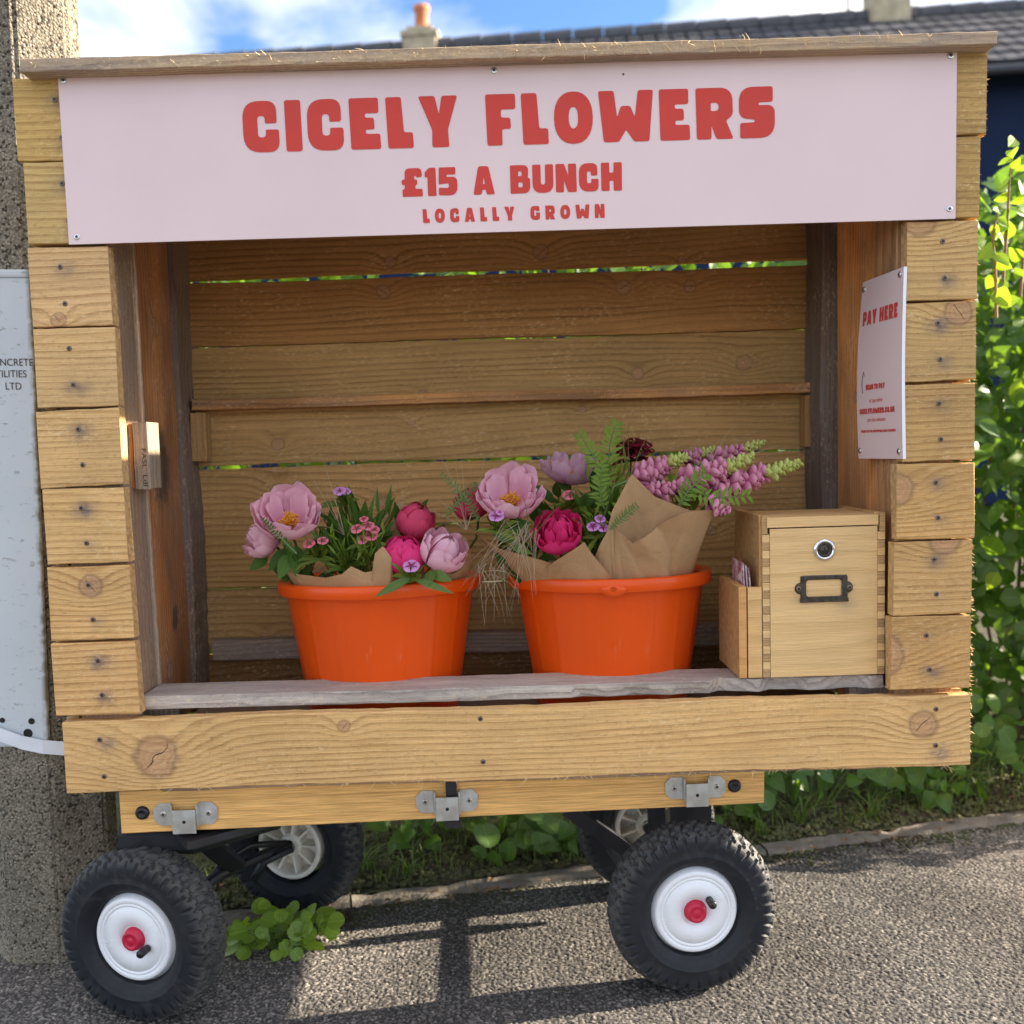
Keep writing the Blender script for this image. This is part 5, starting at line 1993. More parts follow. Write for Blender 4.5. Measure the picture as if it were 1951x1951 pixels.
def leafy(label, pts, mat='bouquetleaf', cat='leaves', name='leaf_spray'):
    """pts: base px, tip px, depth, half-width (m)"""
    base = at(*pts[0][0], pts[0][2])
    root = thing(name, label, cat, base, None)
    rgn = random.Random(len(label))
    for (b0, t0, Y, wd) in pts:
        p, q = at(*b0, Y + 0.01), at(*t0, Y - 0.012)
        mb = MB()
        leaf_into(mb, p, q - p, Vector((rgn.uniform(-.5, .5), -1, rgn.uniform(0, .7))), (q - p).length, wd, rgn.uniform(.0, .2), rgn.uniform(.1, .5), 8)
        mb.obj('leaf', M[mat], root, True)
    return root


leafy('broad dark green leaves below the open peony over the left bucket edge', [((545, 1045), (527, 1092), .09, .012), ((560, 1030), (560, 1085), .10, .014), ((505, 1050), (470, 1075), .13, .010), ((545, 1035), (505, 1078), .11, .012)])
leafy('tall dark green leaves in the middle of the left bucket', [((665, 1050), (640, 950), .17, .013), ((680, 1050), (690, 945), .16, .014), ((670, 1060), (720, 960), .15, .011), ((640, 1060), (620, 960), .17, .014), ((660, 1060), (670, 990), .13, .014), ((700, 1060), (735, 985), .17, .012), ((630, 1070), (600, 1000), .15, .012), ((650, 1080), (640, 1015), .13, .012)])
leafy('narrow bright green leaves drooping over the front rim of the left bucket', [((775, 1090), (707, 1124), .036, .0075), ((780, 1092), (855, 1118), .036, .006), ((815, 1075), (805, 1105), .045, .010), ((815, 1080), (850, 1095), .045, .009), ((770, 1088), (740, 1060), .05, .004)], 'weed')
leafy('dark leaves between the peonies of the right bucket', [((1020, 990), (1010, 930), .14, .016), ((960, 1000), (1000, 985), .08, .012), ((1030, 1000), (1020, 960), .12, .014), ((950, 990), (985, 1012), .075, .008), ((1140, 1060), (1150, 985), .12, .010), ((1100, 1050), (1110, 980), .13, .012), ((1120, 960), (1150, 900), .16, .010), ((1130, 940), (1120, 880), .19, .012), ((1090, 960), (1130, 925), .14, .012)])
leafy('yellow green leaves under the magenta peony', [((965, 1030), (1005, 1045), .06, .007), ((1040, 1035), (1075, 1043), .07, .007), ((930, 1010), (985, 1025), .07, .006)], 'weed')


def filler(label, box, yr, n, ln, wd, seed, mat='bouquetleaf', down=0.0):
    """a dense spray of narrow leaves rising from inside a bucket"""
    rgn = random.Random(seed)
    u0, v0, u1, v1 = box
    root = thing('leaf_spray', label, 'leaves', at((u0 + u1) / 2, v1, sum(yr) / 2), None)
    for k in range(n):
        u, v, Y = rgn.uniform(u0, u1), rgn.uniform(v0, v1), rgn.uniform(*yr)
        q = at(u, v, Y)
        c = at((u0 + u1) / 2, v1 + 40, sum(yr) / 2 + .03)
        d = ((q - c).normalized() + Vector((rgn.uniform(-.6, .6), rgn.uniform(-.6, .1), rgn.uniform(-.5 - down, .4)))).normalized()
        mb = MB()
        leaf_into(mb, q - d * ln * .6, d, Vector((rgn.uniform(-.6, .6), -1, rgn.uniform(0, .8))), ln * rgn.uniform(.7, 1.3), wd * rgn.uniform(.6, 1.2), rgn.uniform(0, .4), rgn.uniform(.1, .5), 6)
        mb.tube([c, c.lerp(q - d * ln * .6, .6) + Vector((0, .005, 0)), q - d * ln * .6], .0011, 4, False)
        mb.obj('leaf', M[mat], root, True)
    return root


filler('dense narrow green foliage filling the middle of the left bucket', (590, 985, 730, 1075), (.08, .15), 34, .038, .0042, 201)
filler('long narrow leaves standing up between the open peony and the buds', (600, 935, 740, 1040), (.12, .18), 36, .045, .0048, 211)
filler('fine light green shoots among the coral dianthus of the left bucket', (620, 990, 730, 1070), (.075, .10), 40, .022, .0022, 212, 'fern')
filler('fine green shoots around the violet florets of the right bucket', (1085, 960, 1165, 1060), (.08, .11), 36, .022, .0022, 213, 'fern')
filler('dark leaves behind the pink buds of the left bucket', (690, 960, 860, 1080), (.15, .24), 22, .045, .010, 202)
filler('deep green foliage at the left rim of the left bucket', (520, 1030, 620, 1085), (.09, .15), 16, .036, .008, 203)
filler('dense green foliage under the open peony of the right bucket', (920, 975, 1040, 1060), (.08, .14), 26, .036, .007, 204)
filler('spiky green foliage between the magenta peony and the tall cone', (1080, 930, 1170, 1070), (.10, .16), 34, .036, .0045, 205)
filler('bright feathery foliage under the burgundy flower', (1110, 850, 1190, 960), (.13, .19), 30, .030, .0036, 206, 'fern')
filler('green leaves among the lower lupin florets', (1240, 900, 1340, 960), (.07, .12), 16, .028, .005, 207, 'fern')
filler('dark leaves behind the mauve peony at the back', (1020, 905, 1140, 990), (.20, .26), 18, .045, .010, 208)


def sprig(label, path, ln, n, mat='fern', seed=0, wd=.0032):
    rgn = random.Random(seed)
    pts = [at(u, v, Y) for u, v, Y in path]
    root = thing('vetch_sprig', label, 'sprig', pts[0])
    mb = MB().tube(pts, [.0014] * (len(pts) - 1) + [.0006], 5)
    mb.obj('stalk', M['stem'], root)
    mb = MB()
    for k in range(n):
        t = (k + 1) / n * (len(pts) - 1)
        i = min(int(t), len(pts) - 2)
        p = pts[i].lerp(pts[i + 1], t - i)
        d = (pts[i + 1] - pts[i]).normalized()
        for sg in (-1, 1):
            s = d.cross(Vector((0, -1, 0.2))).normalized() * sg
            dd = (s + d * 0.55 + Vector((rgn.uniform(-.2, .2), rgn.uniform(-.5, .2), rgn.uniform(-.2, .2)))).normalized()
            l = ln * (0.55 + 0.45 * math.sin(pi * (k + 1) / (n + 1))) * rgn.uniform(.8, 1.15)
            leaf_into(mb, p, dd, Vector((0, -1, .4)), l, wd, .2, .3, 4)
    mb.obj('leaflets', M[mat], root, True)


sprig('tall bright green vetch sprig beside the burgundy flower', [(1150, 960, .14), (1148, 900, .15), (1150, 840, .16), (1163, 798, .17)], .024, 17, seed=1)
sprig('leaning green sprig at the upper middle of the right bucket', [(1150, 940, .12), (1125, 870, .13), (1095, 820, .14)], .018, 14, seed=2)
sprig('broad green vetch leaf in front of the lupins', [(1280, 955, .05), (1300, 925, .045), (1330, 895, .045)], .022, 9, seed=3)
sprig('green vetch leaf hanging below the lupins', [(1300, 925, .05), (1350, 940, .04), (1410, 935, .035)], .020, 10, seed=4)
sprig('small green sprig near the mauve peony', [(1140, 960, .10), (1130, 925, .10), (1135, 880, .11)], .020, 10, seed=5)
sprig('feathery green sprig under the tall vetch', [(1130, 1040, .10), (1165, 960, .10), (1195, 900, .14)], .016, 10, seed=6)
sprig('green grass ear crossing the paper cone', [(1150, 1000, .04), (1175, 975, .035), (1200, 955, .03)], .010, 12, 'grass', 7, .0016)
sprig('green grass ear between the two buckets', [(905, 985, .10), (880, 940, .10), (835, 895, .12)], .012, 16, 'grass', 8, .0015)
sprig('seeding grass ear lying across the open left peony', [(560, 1045, .05), (535, 1020, .05), (497, 980, .05)], .008, 18, 'bouquetleaf', 9, .0016)
sprig('second grass ear between the two buckets', [(840, 975, .10), (870, 940, .10), (900, 915, .12)], .012, 14, 'grass', 10, .0015)


def wisps(label, base, tips, mat, wd=.0006, sag=0.0, nseed=0, jit=0):
    p0 = at(*base)
    root = thing('grass_spray', label, 'grass', p0)
    rgn = random.Random(nseed)
    for tp in tips:
        p1 = at(*tp)
        if jit: p0 = at(base[0] + rgn.uniform(-1, 1) * jit, base[1] + rgn.uniform(-.5, .5) * jit, base[2])
        mid = p0.lerp(p1, .55) + Vector((rgn.uniform(-.01, .01), rgn.uniform(-.01, .0), rgn.uniform(0, .015) + sag))
        pts = [p0 * (1 - t) ** 2 + mid * 2 * t * (1 - t) + p1 * t * t for t in [i / 7 for i in range(8)]]
        MB().tube(pts, [wd * (1 - .75 * i / 7) for i in range(8)], 4).obj('blade', M[mat], root)


wisps('fine dry grass stems rising behind the open left peony', (650, 1010, .14), [(545, 905, .14), (575, 880, .14), (600, 845, .15), (610, 905, .13), (625, 935, .13), (560, 1000, .05)], 'straw', .0006, .01, 1)
wisps('thin grass stems between the two buckets', (880, 1000, .12), [(825, 850, .14), (810, 930, .12), (845, 905, .12), (870, 870, .14), (935, 880, .13), (915, 855, .15), (860, 880, .14), (800, 960, .13)], 'straw', .0006, .01, 2)
wisps('wispy grass panicle above the lupins', (1320, 935, .12), [(1390, 800, .14), (1400, 830, .14), (1450, 820, .13), (1480, 840, .13), (1500, 850, .13), (1425, 815, .15), (1370, 830, .14), (1310, 840, .14), (1470, 870, .13)], 'straw', .0005, .025, 3)
wisps('slim grass blades around the burgundy flower', (1190, 910, .14), [(1225, 820, .14), (1215, 850, .12), (1235, 860, .12), (1170, 790, .17), (1187, 795, .17), (1255, 880, .12)], 'grass', .0009, .01, 4)
wisps('green grass blades through the open right peony', (1000, 1020, .05), [(985, 935, .045), (1035, 960, .05), (1010, 1060, .03), (1105, 900, .06), (960, 970, .05)], 'bouquetleaf', .0009, .01, 5)
rgb = random.Random(5)
tips = []
for k in range(30):
    tx = rgb.uniform(870, 1015)
    ty = 1075 + rgb.uniform(0, 100) * (1 - abs(tx - 945) / 140)
    tips.append((tx, ty, rgb.uniform(.0, .035)))
wisps('drooping beard of pale barley awns hanging between the buckets', (985, 995, .05), tips, 'barley', .00048, .008, 6, 34)
tips = [(900 + 6.2 * k + rgb.uniform(-6, 6), 1110 + rgb.uniform(-30, 70), rgb.uniform(.0, .04)) for k in range(15)]
wisps('second hanging tuft of dry barley awns in front of the right rim', (925, 1075, .025), tips, 'barley', .00048, .004, 7, 26)


# ---- kraft paper
def sheet(name, label, top, bot, seed, crump=0.004, n=36, m_=16, mid=0.0):
    """sheet between two edges given as photo points with depth"""
    rgn = random.Random(seed)
    T_ = [at(*p) for p in top]
    B_ = [at(*p) for p in bot]

    def along(P, t):
        x = t * (len(P) - 1)
        i = min(int(x), len(P) - 2)
        return P[i].lerp(P[i + 1], x - i)
    ph = [rgn.uniform(0, 6) for _ in range(6)]
    vs, fs, uv = [], [], []
    for j in range(m_ + 1):
        v = j / m_
        for i in range(n + 1):
            u = i / n
            p = along(B_, u).lerp(along(T_, u), v)
            env = math.sin(pi * u) ** .5
            fold = lambda q: 1 - abs(2 * (q % 1) - 1) ** .7
            w_ = 1.1 * fold(u * 2.3 + v * .7 + ph[0]) + 0.7 * fold(u * 4.1 - v * 1.3 + ph[1]) * (1 - v) + 0.4 * fold(v * 1.7 + u * 1.9 + ph[2]) + .15 * fold(u * 9 + v * 7 + ph[4]) - 1.0
            vs.append(p + Vector((0.2 * crump * math.sin(u * 13 + ph[3]), crump * w_ * env * (.35 + .65 * v) - mid * math.sin(pi * u) * v ** .6, 0)))
            uv.append((u, v))
    w_ = n + 1
    for j in range(m_):
        for i in range(n): fs.append((j * w_ + i, j * w_ + i + 1, (j + 1) * w_ + i + 1, (j + 1) * w_ + i))
    o = MB().add(vs, fs, uv).obj(name, M['kraft'], origin=sum(vs, Vector((0, 0, 0))) / len(vs), smooth=True)
    tag(o, label, 'paper', 'kraft paper wrappings of the bouquets')
    return o


sheet('wrapping_paper', 'tall brown paper cone around the lupins with a raised point',
      [(1118, 1070, .10), (1145, 1000, .065), (1155, 960, .06), (1187, 893, .075), (1230, 935, .05), (1300, 962, .045), (1345, 962, .06), (1338, 975, .10)],
      [(1135, 1118, .11), (1150, 1120, .085), (1175, 1120, .08), (1205, 1120, .085), (1235, 1118, .095), (1265, 1114, .11), (1290, 1108, .135), (1300, 1104, .16)], 61, .007, 60, 24, .02)
sheet('wrapping_paper', 'pleated inner fold of brown paper across the lupin cone',
      [(1150, 992, .052), (1195, 1024, .036), (1215, 1012, .030), (1250, 985, .026), (1292, 966, .028), (1340, 964, .05)],
      [(1168, 1120, .080), (1205, 1120, .078), (1240, 1118, .088), (1262, 1114, .10), (1280, 1110, .12), (1292, 1106, .14)], 62, .011, 64, 20, .004)
sheet('wrapping_paper', 'narrow folded brown paper edge left of the lupin cone',
      [(1108, 1078, .085), (1128, 1035, .06), (1150, 992, .048), (1158, 998, .045)],
      [(1120, 1112, .10), (1135, 1114, .085), (1150, 1116, .08), (1162, 1116, .08)], 68, .004, 24, 12, .004)
sheet('wrapping_paper', 'triangular brown paper flap before the ruffled magenta peony',
      [(1035, 1068, .06), (1060, 1050, .05), (1102, 1022, .042), (1125, 1055, .045), (1152, 1088, .055)],
      [(1030, 1122, .125), (1060, 1122, .10), (1095, 1122, .082), (1125, 1122, .075), (1160, 1120, .078)], 63, .004, 30, 12, .004)
sheet('wrapping_paper', 'long brown paper edge left of the right bucket under the barley',
      [(880, 985, .13), (905, 1010, .10), (945, 1035, .075), (1000, 1050, .066), (1060, 1068, .064)],
      [(985, 1105, .20), (995, 1110, .18), (1008, 1118, .15), (1030, 1122, .125), (1062, 1122, .10)], 64, .005, 34, 12, .006)
sheet('wrapping_paper', 'low zigzag brown paper collar at the front of the left bucket',
      [(535, 1075, .13), (560, 1083, .09), (615, 1090, .07), (645, 1083, .064), (662, 1068, .062), (688, 1080, .060), (703, 1078, .058), (708, 1044, .057), (722, 1030, .057), (738, 1052, .060), (742, 1092, .075)],
      [(560, 1120, .16), (580, 1128, .125), (620, 1132, .092), (647, 1132, .08), (667, 1132, .074), (690, 1132, .072), (703, 1132, .072), (712, 1132, .072), (722, 1130, .072), (734, 1130, .074), (740, 1128, .08)], 65, .003, 60, 10, .0)
sheet('wrapping_paper', 'grey brown paper corner standing behind the deep pink buds',
      [(715, 985, .22), (753, 945, .20), (785, 965, .20), (800, 1000, .22)], [(735, 1090, .2), (755, 1095, .18), (780, 1095, .18), (800, 1095, .2)], 66, .003, 20, 10)
sheet('wrapping_paper', 'thin paper edge right of the closed pale peony',
      [(845, 1040, .12), (870, 1008, .11), (884, 1020, .11), (890, 1060, .13)], [(840, 1120, .14), (855, 1118, .15), (866, 1114, .17), (874, 1108, .20)], 67, .003, 20, 10)

# ------------------------------------------------------------------ concrete lamp column, door plate and strap
pole = thing('lamp_column', 'octagonal exposed aggregate concrete lamp column beside the stall', 'lamp post', (-0.885, 0.29, 0))
OCT = [(-0.045, -0.085), (0.047, -0.085), (0.117, -0.028), (0.117, 0.028), (0.047, 0.085), (-0.045, 0.085), (-0.115, 0.028), (-0.115, -0.028)]
mb = MB()
vs, fs = [], []
lv = [(-0.1, 1.0, -0.895), (0.42, 0.99, -0.888), (1.25, 0.97, -0.868), (2.2, 0.94, -0.850), (5.0, 0.8, -0.84)]
for (z, k, cx) in lv:
    for (x, y) in OCT: vs.append((cx + x * k, 0.290 + y * k, z))
for j in range(len(lv) - 1):
    for i in range(8): fs.append((j * 8 + i, j * 8 + (i + 1) % 8, (j + 1) * 8 + (i + 1) % 8, (j + 1) * 8 + i))
mb.add(vs, fs)
bm = bmesh.new()
tmp = mb.mesh('shaft', M['concrete'])
bm.from_mesh(tmp)
bmesh.ops.bevel(bm, geom=[e for e in bm.edges if abs((e.verts[0].co - e.verts[1].co).normalized().z) > .9], offset=0.006, segments=2, affect='EDGES')
bm.to_mesh(tmp)
bm.free()
tmp.polygons.foreach_set('use_smooth', [False] * len(tmp.polygons))
o = place('shaft', tmp, pole, (0, 0, 0))
PZ0, PZ1 = at(90, 1408, 0.195).z, at(40, 522, 0.195).z
pxt, pxb = at(58, 530, 0.195).x, at(91, 1400, 0.195).x
prx = (pxt + pxb) / 2
plx = prx - 0.092
PTILT = math.atan((pxt - pxb) / (PZ1 - PZ0))
me = bevel_box(prx - plx, 0.012, PZ1 - PZ0, 0.004, 'door_plate', M['plate'], 3)
dp = place('door_plate', me, pole, ((prx + plx) / 2, 0.1985, (PZ0 + PZ1) / 2))
DPR = Matrix.Rotation(PTILT, 4, 'Y')
me = bevel_box(prx - plx + 0.004, 0.02, 0.014, 0.004, 'door_lip', M['plate'], 2)
place('door_lip', me, dp, ((prx + plx) / 2, 0.199, PZ1 + 0.006))
lines = [('CONCRETE', at(7, 683, 0.19)), ('UTILITIES', at(5, 705, 0.19)), ('LTD', at(16, 728, 0.19))]
for s, p in lines:
    vv, ff = font_mesh(s)
    MB().add([(p.x + q[0] * 0.0158, 0.1915, p.z - 0.006 + q[1] * 0.0175) for q in vv], ff).obj('stamped_lettering', M['darkprint'], dp)
for (u, v, r) in ((17, 1360, .0035), (72, 1360, .0042), (66, 1383, .0060), (70, 1400, .0035)):
    p = at(u, v, 0.192)
    MB().lathe([(0.0001, 0.0002), (r, 0.0003), (r * 1.15, 0.0009), (r * 1.35, 0.0006), (r * 1.4, 0.0)], 16, Matrix.Translation((p.x, 0.1923, p.z)) @ Matrix.Rotation(pi / 2, 4, 'X')).obj('bolt_hole', M['slot'], dp)
dp.rotation_euler = (0, PTILT, 0)
# strap
mb = MB()
pts = [at(-60, 1366, 0.19), at(0, 1388, 0.183), at(40, 1400, 0.183), at(80, 1409, 0.185), at(121, 1414, 0.195), at(150, 1414, 0.23)]
vs, fs = [], []
for i, p in enumerate(pts):
    for (dy, dz) in ((0, -0.0125), (0, 0.0125), (0.0018, 0.0125), (0.0018, -0.0125)):
        vs.append(p + Vector((0, dy, dz + 0.0015 * math.sin(i * 2))))
for i in range(len(pts) - 1):
    for k in range(4): fs.append((i * 4 + k, i * 4 + (k + 1) % 4, (i + 1) * 4 + (k + 1) % 4, (i + 1) * 4 + k))
o = mb.add(vs, fs).obj('strap', M['strap'])
tag(o, 'white plastic strap round the lamp column tying the stall to it', 'strap')


# ------------------------------------------------------------------ plants
def leafshape(seed, ln=1.0, wd=0.42, mat='leaf', name='leaf', curl=.25, fold=.3, n=6, heart=False):
    rgn = random.Random(seed)
    mb = MB()
    vs, fs, uv = [], [], []
    for i in range(n + 1):
        t = i / n
        wv = wd * (math.sin(pi * t ** (.55 if heart else .72)) ** .85) if 0 < t < 1 else .003
        wob = rgn.uniform(-.02, .02)
        for j, s in enumerate((-1, -.5, 0, .5, 1)):
            vs.append((s * wv, t * ln - (0.06 * (abs(s)) * (1 - t) if heart else 0), fold * wv * abs(s) ** 1.3 - curl * t * t * ln + wob * abs(s)))
            uv.append(((s + 1) / 2, t))
    for i in range(n):
        for j in range(4):
            a = i * 5 + j
            fs.append((a, a + 1, a + 6, a + 5))
    mb.add(vs, fs, uv)
    return mb


LEAFV = [leafshape(k, 1.0, .34 + .05 * (k % 3), curl=.12 + .1 * (k % 3), fold=.15 + .15 * (k % 2), n=5) for k in range(4)]
LEAFM = [lv_.mesh('leaf', M['leaf'], True) for lv_ in LEAFV]
LEAFY = [lv_.mesh('leaf', M['leafyoung'], True) for lv_ in LEAFV]


def leaf_rot(rgn, out=(0, -1, 0.3)):
    o_ = Vector(out) + Vector((rgn.uniform(-1, 1), rgn.uniform(-1, 1), rgn.uniform(-1, 1))) * .75
    tip = Vector((rgn.uniform(-1, 1), rgn.uniform(-.6, .3), rgn.uniform(-1.1, .35)))
    z = o_.normalized()
    x = tip.cross(z).normalized()
    y = z.cross(x)
    return Matrix((x, y, z)).transposed().to_quaternion()


def hedge(label, x0, x1, yoff, depth, hfun, seed, nfol, nleaf, zmin=0.1, ynear=None, group=None, smin=.022, smax=.05, cat='hedge', name='hedge'):
    rgn = random.Random(seed)
    cx = (x0 + x1) / 2
    root = thing(name, label, cat, (cx, kerb_y(cx) + .6, 0.03), group)
    mb = MB()
    for k in range(nfol):
        x = rgn.uniform(x0, x1)
        h = hfun(x)
        z = zmin + (h - zmin) * rgn.random() ** .9
        front = kerb_y(x) + (yoff(x) if callable(yoff) else yoff) + 0.10 * hn(x * 2, z * 2, .7) + 0.18 * (z / h) ** 3
        y = front + depth * rgn.random() ** 1.6
        q = leaf_rot(rgn)
        s = rgn.uniform(smin, smax)
        lv_ = LEAFV[k % 4]
        mb.add([Vector((x, y, z)) + q @ (Vector(p) * s) for p in lv_.v], lv_.f, lv_.uv)
    o = mb.obj('foliage', M['leaf'], root, True)
    o['kind'] = 'stuff'
    for k in range(nleaf):
        x = rgn.uniform(x0, x1)
        h = hfun(x)
        z = zmin + (h - zmin) * rgn.random() ** .8
        front = kerb_y(x) + (yoff(x) if callable(yoff) else yoff) + 0.10 * hn(x * 2, z * 2, .7) + 0.18 * (z / h) ** 3
        y = front - rgn.uniform(-.05, .09)
        young = rgn.random() < (.25 + .5 * (z / h) ** 2)
        place('leaf', (LEAFY if young else LEAFM)[k % 4], root, (x, y, z), leaf_rot(rgn), rgn.uniform(smin * 1.1, smax * 1.15))
    mb = MB()
    for k in range(int((x1 - x0) * 22)):
        x = rgn.uniform(x0, x1)
        y = kerb_y(x) + (yoff(x) if callable(yoff) else yoff) + rgn.uniform(.05, depth)
        h = hfun(x) * rgn.uniform(.6, .98)
        p = Vector((x, y, 0))
        pts = [p]
        for j in range(5):
            p = p + Vector((rgn.uniform(-.07, .07), rgn.uniform(-.06, .04), h / 5))
            pts.append(p)
        mb.tube(pts, [.006, .005, .0045, .0035, .0025, .001], 5)
    mb.obj('stem', M['twig'], root)
    return root


hedge('leafy green hedge rising to the right of the stall', 0.86, 2.6, 0.29, .6, lambda x: 1.58 + .10 * math.sin(x * 5) + .05 * math.sin(x * 17), 71, 6600, 290, .05, smin=.034, smax=.068)
hedge('shrub out of view beyond the hedge on the right, shading the verge', 1.46, 2.6, -0.12, .50, lambda x: 1.12 + .10 * math.sin(x * 9), 73, 3400, 20, .03, smin=.03, smax=.06, cat='shrub', name='shrub')  # added mostly out of view, grown tall to shade the verge under the wagon
hedge('shrub growth behind the back boards of the stall', -1.0, 0.85, 0.34, .5, lambda x: 1.64 + .06 * math.sin(x * 7), 72, 4600, 60, .25, smin=.028, smax=.055, cat='shrub', name='shrub')


def shoot(label, pts, seed, ls=.05):
    rgn = random.Random(seed)
    pts = [at(*p) for p in pts]
    root = thing('hedge_shoot', label, 'shoot', pts[0], 'young shoots above the hedge')
    MB().tube(pts, [.0035, .003, .0022, .0012][:len(pts)], 6).obj('stem', M['twig'], root)
    k = 0
    n = 11
    for i in range(n):
        t = (i + 1) / n * (len(pts) - 1)
        a = min(int(t), len(pts) - 2)
        p = pts[a].lerp(pts[a + 1], t - a)
        q = leaf_rot(rgn, (0, -1, .2))
        place('leaf', LEAFY[i % 4], root, p, q, ls * rgn.uniform(.6, 1.1) * (1 - .35 * i / n))


shoot('tallest young hedge shoot against the navy wall', [(1890, 560, .62), (1900, 430, .62), (1905, 330, .63), (1915, 262, .64)], 81)
shoot('young hedge shoot just beside the stall boards', [(1880, 600, .58), (1878, 500, .58), (1872, 440, .57), (1885, 400, .57)], 82)
shoot('young hedge shoot at the edge of the picture', [(1925, 560, .7), (1935, 430, .7), (1940, 330, .7), (1942, 290, .7)], 83)

# ---- weeds along the verge
ROUND = MB()
_vs, _fs, _uv = [(0, 0.08, 0)], [], [(.5, .0)]
for _k in range(15):
    _a = -pi / 2 + .3 + (2 * pi - .6) * _k / 14
    _vs.append((.52 * math.cos(_a), .5 + .52 * math.sin(_a), .07 * math.cos(2 * _a) + .04))
    _uv.append((.5 + .5 * math.cos(_a), .5 + .5 * math.sin(_a)))
for _k in range(14): _fs.append((0, _k + 1, _k + 2))
ROUND.add(_vs, _fs, _uv)
ROUNDM = ROUND.mesh('leaf', M['weed'], True)
PENNYM = ROUND.mesh('leaf', M['penny'], True)
IVY = leafshape(12, 1.0, .46, 'weed', heart=True, curl=.3, fold=.25, n=6)
IVYM = IVY.mesh('leaf', M['leaf'], True)


def weed(label, x, y, r, n, seed, me, size, hgt=.05, group='low weeds on the verge', name='weed', cat='plant'):
    rgn = random.Random(seed)
    z0 = verge_z(x, y) if y > kerb_y(x) + .03 else 0.0
    root = thing(name, label, cat, (x, y, z0), group)
    mb = MB()
    for k in range(n):
        a = rgn.uniform(0, 2 * pi)
        d = r * math.sqrt(rgn.random())
        p = Vector((x + d * math.cos(a), y + d * math.sin(a) * .7, z0 + hgt * rgn.uniform(.25, 1) * (1 - .4 * d / r)))
        q = leaf_rot(rgn, (0, -.55, .8))
        place('leaf', me, root, p, q, size * rgn.uniform(.7, 1.2))
        b0 = Vector((x + d * .3 * math.cos(a), y + d * .3 * math.sin(a), z0))
        mb.tube([b0, b0.lerp(p, .5) + Vector((0, 0, .012)), p], .0009, 4, False)
    mb.obj('stem', M['stem'], root)


p = Vector((-0.455, 0.225, 0))
weed('clump of round bright green pennywort leaves beside the nearest left wheel', -0.445, 0.25, .095, 80, 91, PENNYM, .030, .075)
weed_lab = ['broad leaved weed beneath the middle bracket of the wagon', 'ivy leaved weed under the deck near the right wheel', 'leafy weed between the two far wheels', 'broad weed just right of the near right wheel',
            'leafy ivy patch under the right end of the front board', 'glossy weed at the foot of the hedge', 'tall leafy weed by the hedge foot at the picture edge', 'low weed between kerb and hedge on the right',
            'dark leafy weed behind the right wheel', 'weed under the middle of the wagon against the kerb', 'weed beside the far left wheel', 'ivy patch low against the hedge behind the right wheel']
weed_pos = [(-0.02, .62, .12, 24, .05, .14), (.14, .56, .08, 16, .042, .10), (-.12, .70, .14, 26, .05, .17), (.52, .74, .10, 20, .05, .13), (.72, .80, .15, 30, .052, .20), (.92, .84, .13, 26, .05, .22),
            (1.18, .92, .14, 26, .05, .26), (1.02, .80, .10, 20, .04, .10), (.42, .72, .12, 20, .045, .15), (.05, .60, .07, 10, .04, .06), (-.26, .60, .09, 16, .042, .12), (.62, .86, .16, 30, .05, .30)]
for k, (x, y, r, n, s, h) in enumerate(weed_pos):
    weed(weed_lab[k], x, y, r, n, 100 + k, IVYM if k % 3 else ROUNDM, s, h)


def tuft(label, x, y, n, ln, seed, spread=.9):
    rgn = random.Random(seed)
    z0 = verge_z(x, y)
    root = thing('grass_tuft', label, 'grass', (x, y, z0), 'grass tufts on the verge')
    for k in range(n):
        a = rgn.uniform(0, 2 * pi)
        l = ln * rgn.uniform(.55, 1.15)
        d = Vector((math.cos(a), math.sin(a) * .8, 0)) * l * spread * rgn.uniform(.3, 1)
        up = Vector((0, 0, l))
        b0 = Vector((x + rgn.uniform(-.015, .015), y + rgn.uniform(-.015, .015), z0 - .004))
        pts = [b0 + d * t ** 1.6 + up * (t - .62 * t * t * spread) * .9 for t in (0, .2, .4, .6, .8, 1)]
        s = d.cross(Vector((0, 0, 1))).normalized()
        MB().ribbon(pts, [.0016, .0024, .0024, .002, .0014, .0003], s, .3).obj('blade', M['grass'], root)


tl = ['grass tuft right beside the far left wheel', 'arching grass tuft under the wagon middle', 'grass tuft right of the middle bracket', 'grass tuft beside the far right wheel', 'grass tuft behind the near right wheel', 'grass tuft right of the near right wheel by the kerb',
      'upright grass tuft under the front board end', 'arching pale grass tuft at the hedge foot', 'grass tuft at the right picture edge', 'tall grass blades before the hedge on the right']
tp = [(-.33, .52, 16, .14), (-.24, .50, 14, .13), (.10, .56, 14, .15), (.16, .60, 10, .14), (.44, .66, 14, .14), (.56, .66, 12, .13), (.66, .70, 14, .15), (.84, .74, 14, .16), (1.05, .80, 16, .18), (1.13, .88, 14, .26)]
for k, (x, y, n, l) in enumerate(tp): tuft(tl[k], x, y, n, l, 130 + k)
rgq = random.Random(3)
mb = MB()
for k in range(1500):
    x = rgq.uniform(-.9, 2.0)
    y = kerb_y(x) + .06 + abs(rgq.gauss(0, .22))
    z0 = verge_z(x, y)
    l = rgq.uniform(.02, .09)
    d = Vector((rgq.uniform(-1, 1), rgq.uniform(-1, 1), 0)) * l * .6
    pts = [Vector((x, y, z0 - .003)) + d * t * t + Vector((0, 0, l * (t - .3 * t * t))) for t in (0, .4, .75, 1)]
    mb.ribbon(pts, [.001, .0013, .001, .0002], d.cross(Vector((0, 0, 1))).normalized() if d.length > 1e-4 else (1, 0, 0), .3)
o = mb.obj('grass', M['grass'])
tag(o, 'short thin grass scattered over the verge', kind='stuff')
o = MB().tube([at(853, 1705, .42), at(920, 1680, .44), at(975, 1668, .46), at(1015, 1660, .5)], [.005, .0055, .0045, .003], 7).obj('twig', M['twig'])
